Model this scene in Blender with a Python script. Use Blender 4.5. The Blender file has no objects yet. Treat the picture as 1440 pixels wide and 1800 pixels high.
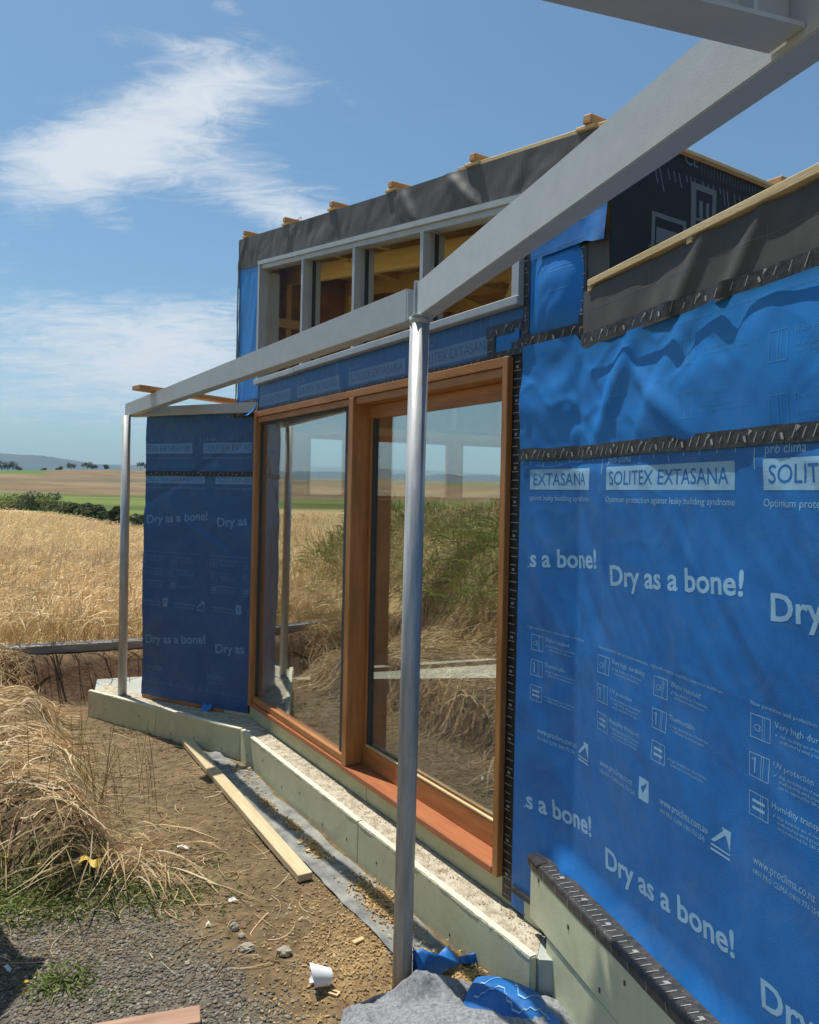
import bpy, bmesh, math, random
import numpy as np
from mathutils import Vector, Matrix
random.seed(7); RNG = np.random.default_rng(11)
sc = bpy.context.scene
COL = sc.collection

# ------------------------------------------------------------------ camera
CAM_H = 1.9
F_PX, ROLL = 1330.0, 0.0212
cam_data = bpy.data.cameras.new('camera')
cam_data.sensor_fit = 'HORIZONTAL'; cam_data.sensor_width = 36.0
cam_data.lens = F_PX / 1440.0 * 36.0
cam_data.shift_y = -31.0 / 1440.0
cam_data.clip_start = 0.05; cam_data.clip_end = 40000
cam = bpy.data.objects.new('camera', cam_data); COL.objects.link(cam)
_c = 1 / math.sqrt(1 + ROLL * ROLL); _s = ROLL * _c
cam.matrix_world = Matrix(((_c, -_s, 0, 0), (0, 0, -1, 0), (_s, _c, 0, CAM_H), (0, 0, 0, 1)))
sc.camera = cam
def ray(px, py):
    u = px - 720.0; v = py - 869.0
    return np.array([(u * _c + v * _s) / F_PX, 1.0, -(-u * _s + v * _c) / F_PX])
def atz(px, py, z):
    r = ray(px, py); t = (z - CAM_H) / r[2]
    return r * t + np.array([0, 0, CAM_H])

# ------------------------------------------------------------------ sun, sky, exposure
SUN_AZ, SUN_EL = math.radians(-49), math.radians(70)
SUN_DIR = Vector((math.sin(SUN_AZ) * math.cos(SUN_EL), math.cos(SUN_AZ) * math.cos(SUN_EL), math.sin(SUN_EL)))
sun_data = bpy.data.lights.new('sun', 'SUN'); sun_data.energy = 4.2; sun_data.angle = math.radians(0.5)
sun_data.color = (1.0, 0.95, 0.87)
sun = bpy.data.objects.new('sun', sun_data); COL.objects.link(sun)
sun.rotation_euler = SUN_DIR.to_track_quat('Z', 'Y').to_euler(); sun.location = (-20, 10, 40)
sc.view_settings.view_transform = 'Standard'; sc.view_settings.look = 'None'
sc.view_settings.exposure = 0.4
sc.cycles.max_bounces = 7; sc.cycles.diffuse_bounces = 4; sc.cycles.glossy_bounces = 4; sc.cycles.transparent_max_bounces = 12
sc.view_settings.use_curve_mapping = False; sc.view_settings.gamma = 1.0
world = bpy.data.worlds.new('World'); sc.world = world; world.use_nodes = True
WN, WL = world.node_tree.nodes, world.node_tree.links
def wmath(op, a, b=None, c=None, clamp=False):
    n = WN.new('ShaderNodeMath'); n.operation = op; n.use_clamp = clamp
    for i, v in enumerate((a, b, c)):
        if v is None: continue
        if isinstance(v, (int, float)): n.inputs[i].default_value = v
        else: WL.new(v, n.inputs[i])
    return n.outputs[0]
def wdot(vec, d):
    n = WN.new('ShaderNodeVectorMath'); n.operation = 'DOT_PRODUCT'; WL.new(vec, n.inputs[0]); n.inputs[1].default_value = d
    return n.outputs['Value']
sky = WN.new('ShaderNodeTexSky'); sky.sky_type = 'NISHITA'; sky.sun_disc = False
sky.sun_elevation = SUN_EL; sky.sun_rotation = SUN_AZ
sky.altitude = 0; sky.air_density = 1.0; sky.dust_density = 1.1; sky.ozone_density = 1.0
tc = WN.new('ShaderNodeTexCoord'); GEN = tc.outputs['Generated']
sep = WN.new('ShaderNodeSeparateXYZ'); WL.new(GEN, sep.inputs[0])
zc = wmath('ADD', wmath('MAXIMUM', sep.outputs[2], 0.0), 0.16)
comb = WN.new('ShaderNodeCombineXYZ')
WL.new(wmath('DIVIDE', sep.outputs[0], zc), comb.inputs[0]); WL.new(wmath('DIVIDE', sep.outputs[1], zc), comb.inputs[1])
def wnoise(scale, detail, rough, dist, rot=0.0, sx=1.0, sy=1.0):
    mp = WN.new('ShaderNodeMapping'); WL.new(comb.outputs[0], mp.inputs[0])
    mp.inputs['Rotation'].default_value = (0, 0, rot); mp.inputs['Scale'].default_value = (sx, sy, 1)
    n = WN.new('ShaderNodeTexNoise'); WL.new(mp.outputs[0], n.inputs['Vector'])
    n.inputs['Scale'].default_value = scale; n.inputs['Detail'].default_value = detail
    n.inputs['Roughness'].default_value = rough; n.inputs['Distortion'].default_value = dist
    return n.outputs[0]
n_big = wnoise(1.7, 9, 0.62, 0.5, 0.5, 1.0, 1.5)
n_fine = wnoise(8.0, 12, 0.72, 1.2, 0.35, 0.8, 2.0)
cl_noise = wmath('ADD', wmath('MULTIPLY', n_big, 0.42), wmath('MULTIPLY', n_fine, 0.58))
# cloud banks of this sky, each a soft patch round a direction
def unit(v): v = np.array(v, float); return v / np.linalg.norm(v)
BANKS = [((215, 235), (200, -95), 62, 0.30), ((435, 325), (190, 75), 60, 0.30), ((110, 300), (165, 10), 52, 0.26),
         ((140, 570), (320, 30), 58, 0.28), ((330, 635), (270, 8), 46, 0.245), ((60, 680), (340, 0), 48, 0.23), ((390, 550), (130, -10), 42, 0.19), ((200, 740), (400, 0), 36, 0.15), ((345, 170), (110, -30), 45, 0.2),
         ((480, 140), (110, 25), 50, 0.19), ((560, 385), (110, 20), 28, 0.15), ((240, 62), (90, 6), 12, 0.16), ((330, 88), (75, -16), 12, 0.14), ((400, 8), (35, 25), 16, 0.18), ((215, 400), (60, 45), 22, 0.13)]
bank_sum = None
for (cx, cy), (ax, ay), wd, amp in BANKS:
    d0 = unit(ray(cx, cy)); t1 = unit(ray(cx + ax, cy + ay)) - d0; half = np.linalg.norm(t1); t1 = t1 / half
    t1 = unit(t1 - d0 * np.dot(t1, d0)); t2 = np.cross(d0, t1); w2 = wd / F_PX
    a = wmath('DIVIDE', wdot(GEN, tuple(t1)), float(half)); b = wmath('DIVIDE', wdot(GEN, tuple(t2)), float(w2))
    r2 = wmath('ADD', wmath('MULTIPLY', a, a), wmath('MULTIPLY', b, b))
    front = wmath('GREATER_THAN', wdot(GEN, tuple(d0)), 0.2)
    g = wmath('MULTIPLY', wmath('MULTIPLY', wmath('EXPONENT', wmath('MULTIPLY', r2, -0.9)), amp), front)
    bank_sum = g if bank_sum is None else wmath('ADD', bank_sum, g)
cov = wmath('ADD', cl_noise, bank_sum)
mr = WN.new('ShaderNodeMapRange'); mr.interpolation_type = 'SMOOTHSTEP'; WL.new(cov, mr.inputs[0])
mr.inputs[1].default_value = 0.60; mr.inputs[2].default_value = 1.0
cl_alpha = wmath('MULTIPLY', mr.outputs[0], 0.95)
mix = WN.new('ShaderNodeMix'); mix.data_type = 'RGBA'
tint = WN.new('ShaderNodeMix'); tint.data_type = 'RGBA'; tint.blend_type = 'MULTIPLY'; tint.inputs['Factor'].default_value = 1.0   # white balance of the sky
WL.new(sky.outputs[0], tint.inputs['A']); tint.inputs['B'].default_value = (0.62, 0.83, 0.875, 1)
WL.new(cl_alpha, mix.inputs['Factor']); WL.new(tint.outputs['Result'], mix.inputs['A']); mix.inputs['B'].default_value = (5.7, 6.1, 6.5, 1)
bg = WN['Background']; WL.new(mix.outputs['Result'], bg.inputs[0]); bg.inputs[1].default_value = 0.102

# ------------------------------------------------------------------ materials
def srgb(r, g, b):
    f = lambda x: (x / 255 / 12.92) if x / 255 <= 0.04045 else ((x / 255 + 0.055) / 1.055) ** 2.4
    return (f(r), f(g), f(b), 1)
MATS = {}
def mat(name, c1, c2=None, rough=0.6, scale=8.0, detail=6, bump=0.0, bscale=None, metal=0.0, stretch=(1, 1, 1), attr=None,
        spec=0.5, space='Object', lo=0.35, hi=0.65, sheen=0.0, rvar=0.0, trans=0.0, distort=0.0):
    m = bpy.data.materials.new(name); m.use_nodes = True; nt = m.node_tree; N, L = nt.nodes, nt.links
    p = N['Principled BSDF']; p.inputs['Roughness'].default_value = rough; p.inputs['Metallic'].default_value = metal
    p.inputs['Specular IOR Level'].default_value = spec
    if sheen: p.inputs['Sheen Weight'].default_value = sheen
    t = N.new('ShaderNodeTexCoord'); mp = N.new('ShaderNodeMapping'); mp.inputs['Scale'].default_value = stretch
    if space == 'World':
        g = N.new('ShaderNodeNewGeometry'); L.new(g.outputs['Position'], mp.inputs[0])
    else: L.new(t.outputs[space], mp.inputs[0])
    nz = N.new('ShaderNodeTexNoise'); nz.inputs['Scale'].default_value = scale; nz.inputs['Detail'].default_value = detail
    nz.inputs['Roughness'].default_value = 0.6; nz.inputs['Distortion'].default_value = distort
    L.new(mp.outputs[0], nz.inputs['Vector'])
    rp = N.new('ShaderNodeValToRGB'); rp.color_ramp.elements[0].position = lo; rp.color_ramp.elements[1].position = hi
    c2 = c2 or c1
    rp.color_ramp.elements[0].color = c1; rp.color_ramp.elements[1].color = c2
    L.new(nz.outputs[0], rp.inputs[0]); out = rp.outputs[0]
    if attr:
        a = N.new('ShaderNodeAttribute'); a.attribute_name = attr
        mx = N.new('ShaderNodeMix'); mx.data_type = 'RGBA'; mx.blend_type = 'MULTIPLY'; mx.inputs['Factor'].default_value = 1
        L.new(a.outputs['Color'], mx.inputs['A']); L.new(out, mx.inputs['B']); out = mx.outputs['Result']
    L.new(out, p.inputs['Base Color'])
    if rvar:
        mr_ = N.new('ShaderNodeMapRange'); L.new(nz.outputs[0], mr_.inputs[0]); mr_.inputs[3].default_value = rough - rvar; mr_.inputs[4].default_value = rough + rvar
        L.new(mr_.outputs[0], p.inputs['Roughness'])
    if bump:
        bz = N.new('ShaderNodeTexNoise'); bz.inputs['Scale'].default_value = bscale or scale * 3; bz.inputs['Detail'].default_value = 5
        L.new(mp.outputs[0], bz.inputs['Vector'])
        bp = N.new('ShaderNodeBump'); bp.inputs['Strength'].default_value = bump; bp.inputs['Distance'].default_value = 0.01
        L.new(bz.outputs[0], bp.inputs['Height']); L.new(bp.outputs[0], p.inputs['Normal'])
    if trans:
        tr = N.new('ShaderNodeBsdfTranslucent'); L.new(out, tr.inputs[0]); ms = N.new('ShaderNodeMixShader'); ms.inputs[0].default_value = trans
        L.new(p.outputs[0], ms.inputs[1]); L.new(tr.outputs[0], ms.inputs[2]); L.new(ms.outputs[0], N['Material Output'].inputs[0])
    MATS[name] = m; return m
mat('membrane_blue', (0.005, 0.112, 0.36, 1), (0.011, 0.155, 0.475, 1), 0.48, 9, 12, 0.12, 260, lo=0.3, hi=0.7)
mat('membrane_blue_sunlit', (0.003, 0.165, 0.52, 1), (0.006, 0.19, 0.58, 1), 0.5, 5, 8, 0.12, 420)  # same blue wrap, its sunlit look painted in as a brighter colour
mat('membrane_blue_shaded', (0.014, 0.075, 0.215, 1), (0.022, 0.10, 0.27, 1), 0.34, 9, 12, 0.2, 300, lo=0.3, hi=0.7)  # same blue wrap, the left wall's shade painted in as a darker colour
mat('membrane_blue_grey', (0.035, 0.125, 0.32, 1), (0.045, 0.15, 0.36, 1), 0.5, 5, 8, 0.12, 420)
mat('print_pale', (0.22, 0.42, 0.60, 1), (0.26, 0.47, 0.66, 1), 0.5, 20)
mat('print_faint', (0.035, 0.25, 0.58, 1), (0.045, 0.27, 0.62, 1), 0.5, 20)
mat('print_grey', (0.12, 0.235, 0.42, 1), (0.14, 0.26, 0.46, 1), 0.5, 20)
mat('print_blue', (0.008, 0.13, 0.42, 1), None, 0.45)
mat('underlay_dark', (0.060, 0.056, 0.052, 1), (0.092, 0.087, 0.081, 1), 0.62, 6, 8, 0.15, 350, lo=0.3, hi=0.7)
mat('underlay_black', (0.008, 0.010, 0.013, 1), (0.012, 0.014, 0.018, 1), 0.7, 6, 8, 0.1, 350)
mat('underlay_print', (0.15, 0.16, 0.175, 1), None, 0.7)
mat('underlay_print_faint', (0.13, 0.127, 0.122, 1), None, 0.7)
mat('tape', (0.018, 0.017, 0.016, 1), (0.05, 0.046, 0.042, 1), 0.38, 30, 6, 0.3, 60)
mat('tape_black', (0.006, 0.007, 0.008, 1), (0.014, 0.014, 0.014, 1), 0.4, 30, 6, 0.3, 60)
mat('tape_print', (0.22, 0.22, 0.21, 1), (0.34, 0.34, 0.33, 1), 0.5, 40)
mat('cedar', (0.30, 0.115, 0.03, 1), (0.50, 0.225, 0.075, 1), 0.42, 3.0, 8, 0.12, 30, stretch=(1.0, 9, 9), lo=0.3, hi=0.7)
mat('cedar_v', (0.30, 0.115, 0.03, 1), (0.50, 0.225, 0.075, 1), 0.42, 3.0, 8, 0.12, 30, stretch=(9, 9, 1.0), lo=0.3, hi=0.7)
mat('cedar_red', (0.31, 0.095, 0.034, 1), (0.43, 0.155, 0.058, 1), 0.5, 5.0, 8, 0.15, 30, stretch=(1.0, 12, 12), lo=0.3, hi=0.7)
mat('pine', (0.52, 0.36, 0.16, 1), (0.68, 0.52, 0.28, 1), 0.6, 3.0, 8, 0.2, 25, stretch=(1.0, 10, 10), lo=0.3, hi=0.7, distort=0.6)
mat('pine_pale', (0.47, 0.36, 0.19, 1), (0.64, 0.53, 0.33, 1), 0.6, 2.4, 8, 0.25, 25, stretch=(1.0, 8, 8), lo=0.3, hi=0.7, distort=1.2)
mat('pine_yellow', (0.74, 0.48, 0.11, 1), (0.84, 0.58, 0.16, 1), 0.6, 3.0, 8, 0.15, 25, stretch=(1.0, 10, 10))
mat('pine_orange', (0.44, 0.22, 0.07, 1), (0.58, 0.32, 0.12, 1), 0.6, 3.0, 8, 0.15, 25, stretch=(1.0, 10, 10))
mat('plywood', (0.42, 0.22, 0.075, 1), (0.54, 0.31, 0.12, 1), 0.6, 2.0, 8, 0.1, 20, stretch=(1, 5, 5))
mat('plank_red', (0.26, 0.14, 0.085, 1), (0.44, 0.27, 0.18, 1), 0.7, 3.0, 8, 0.3, 30, stretch=(1, 8, 8), lo=0.3, hi=0.7)
mat('foam_board', (0.46, 0.465, 0.295, 1), (0.58, 0.59, 0.395, 1), 0.55, 3.5, 10, 0.06, 60, lo=0.25, hi=0.6, distort=0.8)
mat('foam_edge', (0.55, 0.53, 0.37, 1), (0.74, 0.71, 0.54, 1), 0.8, 16, 8, 0.5, 90, lo=0.3, hi=0.6)
mat('foam_stained', (0.42, 0.41, 0.23, 1), (0.54, 0.52, 0.32, 1), 0.7, 4, 8, 0.1, 60, lo=0.3, hi=0.6)
mat('concrete_dusty', (0.29, 0.235, 0.15, 1), (0.56, 0.51, 0.39, 1), 0.9, 26, 13, 0.8, 120, lo=0.32, hi=0.6)
mat('concrete_floor', (0.34, 0.37, 0.33, 1), (0.46, 0.49, 0.45, 1), 0.5, 2.5, 6, 0.05, 40)
mat('steel_grey', (0.415, 0.44, 0.445, 1), (0.475, 0.50, 0.505, 1), 0.48, 6, 12, 0.08, 90, metal=0.0, stretch=(1, 3, 3), lo=0.25, hi=0.7, distort=0.5)
mat('galvanised', (0.34, 0.35, 0.35, 1), (0.50, 0.51, 0.51, 1), 0.52, 22, 9, 0.12, 120, metal=0.35, stretch=(3, 3, 0.25), rvar=0.14)
mat('aluminium_white', (0.36, 0.38, 0.385, 1), (0.42, 0.44, 0.445, 1), 0.35, 6)
mat('gasket', (0.04, 0.05, 0.055, 1), None, 0.6)
mat('liner_grey', (0.36, 0.36, 0.33, 1), (0.41, 0.41, 0.38, 1), 0.6, 3)
mat('painted_gap_shade', (0.02, 0.02, 0.02, 1), None, 0.6)  # near-black that stands in for the shade of an open gap
mat('screw', (0.10, 0.10, 0.09, 1), None, 0.5, metal=0.6)
mat('ground', (0.58, 0.58, 0.58, 1), (1.25, 1.25, 1.25, 1), 0.95, 17, 10, 0.9, 38, attr='Col', spec=0.15, space='World', lo=0.32, hi=0.68)
mat('plant', (0.75, 0.75, 0.75, 1), (1.15, 1.15, 1.15, 1), 0.7, 3, 3, attr='Col', spec=0.25, space='World', trans=0.25)
mat('pebble', (0.7, 0.7, 0.7, 1), (1.2, 1.2, 1.2, 1), 0.9, 40, 4, 0.3, 120, attr='Col', spec=0.2)
mat('leaves', (0.75, 0.75, 0.75, 1), (1.2, 1.2, 1.2, 1), 0.65, 0.6, 4, attr='Col', spec=0.25, space='World', trans=0.2)
mat('bark', (0.10, 0.08, 0.06, 1), (0.16, 0.13, 0.10, 1), 0.9, 6)
mat('forest', (0.05, 0.075, 0.05, 1), (0.085, 0.11, 0.07, 1), 0.95, 0.004, 8, spec=0.1)
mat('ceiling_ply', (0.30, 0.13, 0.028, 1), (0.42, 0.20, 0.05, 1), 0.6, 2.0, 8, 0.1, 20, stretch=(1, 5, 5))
mat('fleece', (0.13, 0.14, 0.15, 1), (0.31, 0.32, 0.33, 1), 0.9, 75, 12, 0.25, 160, lo=0.33, hi=0.68)
mat('geotextile', (0.105, 0.113, 0.115, 1), (0.33, 0.325, 0.28, 1), 0.95, 9, 11, 0.3, 140, lo=0.3, hi=0.7)
mat('paper', (0.80, 0.80, 0.82, 1), (0.84, 0.84, 0.85, 1), 0.6, 8)
mat('yellow_plastic', (0.55, 0.36, 0.03, 1), (0.65, 0.45, 0.06, 1), 0.5, 8)
mat('white_litter', (0.7, 0.7, 0.68, 1), None, 0.6)
mat('grey_board', (0.15, 0.155, 0.16, 1), (0.25, 0.25, 0.25, 1), 0.7, 4, 8, 0.2, 20, stretch=(1, 6, 6))
mat('stone', (0.30, 0.26, 0.19, 1), (0.46, 0.41, 0.31, 1), 0.9, 18, 6, 0.4, 60)
mat('shed_white', (0.6, 0.6, 0.58, 1), None, 0.6)
def dusty(name, col, amount):   # pale builder's dust and scuffs rubbed over a sheet
    N, L = MATS[name].node_tree.nodes, MATS[name].node_tree.links; p = N['Principled BSDF']; src = p.inputs['Base Color'].links[0].from_socket
    t = N.new('ShaderNodeTexCoord'); mp = N.new('ShaderNodeMapping'); mp.inputs['Scale'].default_value = (1, 1, 1); L.new(t.outputs['Object'], mp.inputs[0])
    a = N.new('ShaderNodeTexNoise'); a.inputs['Scale'].default_value = 3.2; a.inputs['Detail'].default_value = 12; a.inputs['Roughness'].default_value = 0.72; a.inputs['Distortion'].default_value = 1.2; L.new(mp.outputs[0], a.inputs['Vector'])
    r = N.new('ShaderNodeMapRange'); L.new(a.outputs[0], r.inputs[0]); r.inputs[1].default_value = 0.48; r.inputs[2].default_value = 0.78; r.inputs[4].default_value = amount
    m = N.new('ShaderNodeMix'); m.data_type = 'RGBA'; L.new(r.outputs[0], m.inputs['Factor']); L.new(src, m.inputs['A']); m.inputs['B'].default_value = col; L.new(m.outputs['Result'], p.inputs['Base Color'])
dusty('membrane_blue', (0.22, 0.33, 0.46, 1), 0.22); dusty('membrane_blue_sunlit', (0.20, 0.36, 0.52, 1), 0.14); dusty('membrane_blue_shaded', (0.16, 0.22, 0.30, 1), 0.25)
dusty('foam_board', (0.24, 0.20, 0.12, 1), 0.38); dusty('steel_grey', (0.26, 0.25, 0.23, 1), 0.12); dusty('galvanised', (0.20, 0.19, 0.17, 1), 0.35); dusty('cedar', (0.20, 0.085, 0.03, 1), 0.35); dusty('cedar_v', (0.20, 0.085, 0.03, 1), 0.35)
def glass(name, tint, f0, power=4.5):
    m = bpy.data.materials.new(name); m.use_nodes = True; N, L = m.node_tree.nodes, m.node_tree.links
    N.remove(N['Principled BSDF']); t = N.new('ShaderNodeBsdfTransparent'); t.inputs[0].default_value = tint
    g = N.new('ShaderNodeBsdfGlossy'); g.inputs['Roughness'].default_value = 0.0; g.inputs[0].default_value = (0.97, 0.98, 0.97, 1)
    lw_ = N.new('ShaderNodeLayerWeight'); lw_.inputs[0].default_value = 0.5
    pw = N.new('ShaderNodeMath'); pw.operation = 'POWER'; L.new(lw_.outputs['Facing'], pw.inputs[0]); pw.inputs[1].default_value = power
    a = N.new('ShaderNodeMath'); a.operation = 'MULTIPLY_ADD'; a.use_clamp = True; L.new(pw.outputs[0], a.inputs[0]); a.inputs[1].default_value = 1 - f0; a.inputs[2].default_value = f0
    mx = N.new('ShaderNodeMixShader'); L.new(a.outputs[0], mx.inputs[0]); L.new(t.outputs[0], mx.inputs[1]); L.new(g.outputs[0], mx.inputs[2])
    L.new(mx.outputs[0], N['Material Output'].inputs[0]); MATS[name] = m; return m
glass('door_glass', (0.92, 0.95, 0.93, 1), 0.34)
glass('clear_glass', (0.98, 0.985, 0.98, 1), 0.003, 11.0)

# ------------------------------------------------------------------ helpers
WM = {}
def attach(o, parent, W):
    COL.objects.link(o); WM[o] = W.copy()
    if parent is not None:
        o.parent = parent; o.matrix_parent_inverse = Matrix.Identity(4); o.matrix_basis = WM[parent].inverted() @ W
    else: o.matrix_basis = W
    return o
def tag(o, label=None, cat=None, group=None, kind=None):
    if label: o['label'] = label
    if cat: o['category'] = cat
    if group: o['group'] = group
    if kind: o['kind'] = kind
    return o
def empty(name, loc, label=None, cat=None, group=None):
    o = bpy.data.objects.new(name, None); o.empty_display_size = 0.2
    attach(o, None, Matrix.Translation(Vector(loc))); return tag(o, label, cat, group)
def mesh_obj(name, V, Fc, m, parent=None, smooth=False, col=None, origin=None):
    V = np.asarray(V, dtype=np.float64).reshape(-1, 3)
    if origin is None: origin = WM[parent].translation if parent is not None else Vector((V[:, 0].mean(), V[:, 1].mean(), V[:, 2].min()))
    V = V - np.array(origin)
    me = bpy.data.meshes.new(name)
    if isinstance(Fc, np.ndarray):
        n = Fc.shape[0]; k = Fc.shape[1]
        me.vertices.add(len(V)); me.vertices.foreach_set('co', V.ravel())
        me.loops.add(n * k); me.loops.foreach_set('vertex_index', Fc.ravel().astype(np.int32))
        me.polygons.add(n); me.polygons.foreach_set('loop_start', np.arange(0, n * k, k, dtype=np.int32)); me.polygons.foreach_set('loop_total', np.full(n, k, dtype=np.int32))
        me.update(calc_edges=True)
    else:
        me.from_pydata([tuple(v) for v in V], [], [tuple(f) for f in Fc]); me.update()
    if smooth: me.polygons.foreach_set('use_smooth', np.ones(len(me.polygons), dtype=bool))
    if col is not None:
        a = me.color_attributes.new('Col', 'FLOAT_COLOR', 'POINT')
        c = np.ones((len(V), 4)); c[:, :3] = col; a.data.foreach_set('color', c.ravel())
    me.materials.append(MATS[m]); o = bpy.data.objects.new(name, me)
    return attach(o, parent, Matrix.Translation(Vector(origin)))
def fixn(o):
    bm = bmesh.new(); bm.from_mesh(o.data); bmesh.ops.recalc_face_normals(bm, faces=bm.faces); bm.to_mesh(o.data); bm.free(); return o
def bm_box(size, bevel=0.0, seg=1):
    bm = bmesh.new(); bmesh.ops.create_cube(bm, size=1.0); bmesh.ops.scale(bm, vec=size, verts=bm.verts)
    if bevel: bmesh.ops.bevel(bm, geom=list(bm.edges), offset=bevel, segments=seg, affect='EDGES', profile=0.5)
    return bm
def bm_obj(name, bm, m, parent, W, smooth=False):
    me = bpy.data.meshes.new(name); bm.to_mesh(me); bm.free(); me.materials.append(MATS[m])
    if smooth: me.polygons.foreach_set('use_smooth', np.ones(len(me.polygons), dtype=bool))
    return attach(bpy.data.objects.new(name, me), parent, W)
def box(name, center, R, size, m, parent=None, bevel=0.003):
    W = Matrix.Translation(Vector(center)) @ R.to_4x4()
    return bm_obj(name, bm_box(size, min(bevel, min(size) * 0.3)), m, parent, W)
class Frame:   # a vertical wall plane: s along it (away from the camera), c outwards, z up
    def __init__(f, heading, origin):
        t = math.radians(heading); f.d = np.array([math.sin(t), math.cos(t), 0.0]); f.n = np.array([-f.d[1], f.d[0], 0.0]); f.o = np.array(origin, float)
        f.R = Matrix((-Vector(f.d), -Vector(f.n), Vector((0, 0, 1)))).transposed()
    def P(f, s, c, z):
        s, c, z = np.broadcast_arrays(np.asarray(s, float), np.asarray(c, float), np.asarray(z, float))
        return f.o + s[..., None] * f.d + c[..., None] * f.n + z[..., None] * np.array([0, 0, 1.0])
    def box(f, name, s, c, z, m, parent, bevel=0.003):
        ctr = f.P((s[0] + s[1]) / 2, (c[0] + c[1]) / 2, (z[0] + z[1]) / 2)
        return box(name, ctr, f.R, (abs(s[1] - s[0]), abs(c[1] - c[0]), abs(z[1] - z[0])), m, parent, bevel)
def boxes(f, name, sub, specs, m, parent, bevel=0.002):   # a part and its separate pieces
    o = f.box(name, *specs[0], m, parent, bevel)
    for q in specs[1:]: f.box(sub, *q, m, o, bevel)
    return o
def boxes_mesh(f, name, specs, m, parent):   # several butted pieces of one part
    V, Fc = [], []
    for (s, c, z) in specs:
        b = len(V)
        for ss in s:
            for cc in c:
                for zz in z: V.append(f.P(ss, cc, zz))
        Fc += [[b + i for i in q] for q in ((0, 1, 3, 2), (4, 6, 7, 5), (0, 4, 5, 1), (2, 3, 7, 6), (0, 2, 6, 4), (1, 5, 7, 3))]
    return fixn(mesh_obj(name, V, Fc, m, parent))
DM = 2.06
MAIN = Frame(-32.47, (0, 0, 0)); MAIN.o = -MAIN.n * DM
RIGHT = Frame(-17.15, (0, 0, 0)); RIGHT.o = -RIGHT.n * 1.4496
K2 = MAIN.P(5.42, 0, 0); LEFT = Frame(-63.155, K2)
SK_R, SK_M = 2.505, 2.033            # the kink between right and main wall, measured along each
def sstep(a, b, x):
    t = np.clip((x - a) / (b - a), 0, 1); return t * t * (3 - 2 * t)
def map_right(u, z, c):              # unrolled round the kink
    u = np.asarray(u, float); t = sstep(SK_R - 0.035, SK_R + 0.035, u)[..., None]
    return RIGHT.P(u, c, z) * (1 - t) + MAIN.P(SK_M + (u - SK_R), c, z) * t
map_main = lambda u, z, c: MAIN.P(u, c, z)
map_left = lambda u, z, c: LEFT.P(u, c, z)
# smooth value noise
def _h(ix, iy, seed):
    n = (ix * 374761393 + iy * 668265263 + seed * 982451653) & 0x7fffffff
    n = (n ^ (n >> 13)) * 1274126177 & 0x7fffffff
    return ((n ^ (n >> 16)) & 0xffff) / 65535.0
def vnoise(x, y, seed=0):
    x = np.asarray(x, float); y = np.asarray(y, float)
    ix = np.floor(x).astype(np.int64); iy = np.floor(y).astype(np.int64); fx = x - ix; fy = y - iy
    fx = fx * fx * fx * (fx * (fx * 6 - 15) + 10); fy = fy * fy * fy * (fy * (fy * 6 - 15) + 10)
    a = _h(ix, iy, seed); b = _h(ix + 1, iy, seed); c = _h(ix, iy + 1, seed); d = _h(ix + 1, iy + 1, seed)
    return (a * (1 - fx) + b * fx) * (1 - fy) + (c * (1 - fx) + d * fx) * fy - 0.5
def fbm(x, y, seed=0, o=4):
    r = 0; a = 1.0
    for i in range(o): r = r + a * vnoise(x * 2 ** i, y * 2 ** i, seed + i); a *= 0.5
    return r
def grid_faces(nu, nv):
    i = np.arange(nu - 1)[:, None] * nv + np.arange(nv - 1)[None, :]
    return np.stack([i, i + 1, i + nv + 1, i + nv], -1).reshape(-1, 4)
def sheet(name, mp, u0, u1, bot, top, disp, m, parent, step=0.015, c=0.0):
    nu = max(3, int(abs(u1 - u0) / step)); u = np.linspace(u0, u1, nu)
    b = bot(u) if callable(bot) else np.full(nu, bot); t = top(u) if callable(top) else np.full(nu, top)
    nv = max(3, int(np.max(np.abs(t - b)) / step)); v = np.linspace(0, 1, nv)
    U = np.repeat(u[:, None], nv, 1); Z = b[:, None] + (t - b)[:, None] * v[None, :]
    D = disp(U, Z) + c; V = mp(U, Z, D)
    def surf(uu, zz):                 # the sheet's own facets, so that print lies flat on them
        uu = np.asarray(uu, float); zz = np.asarray(zz, float); bb = np.interp(uu, u, b) if u1 > u0 else np.interp(-uu, -u, b); tt = np.interp(uu, u, t) if u1 > u0 else np.interp(-uu, -u, t)
        fu = np.clip((uu - u0) / (u1 - u0) * (nu - 1), 0, nu - 1.0001); fv = np.clip((zz - bb) / (tt - bb) * (nv - 1), 0, nv - 1.0001); iu = fu.astype(int); iv = fv.astype(int); fu = fu - iu; fv = fv - iv
        a, q, r, s_ = D[iu, iv], D[iu + 1, iv], D[iu, iv + 1], D[iu + 1, iv + 1]
        return np.where(fu > fv, a + fu * (q - a) + fv * (s_ - q), a + fv * (r - a) + fu * (s_ - r))
    REG[disp] = surf
    return mesh_obj(name, V.reshape(-1, 3), grid_faces(nu, nv), m, parent, smooth=True)
REG = {}
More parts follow.
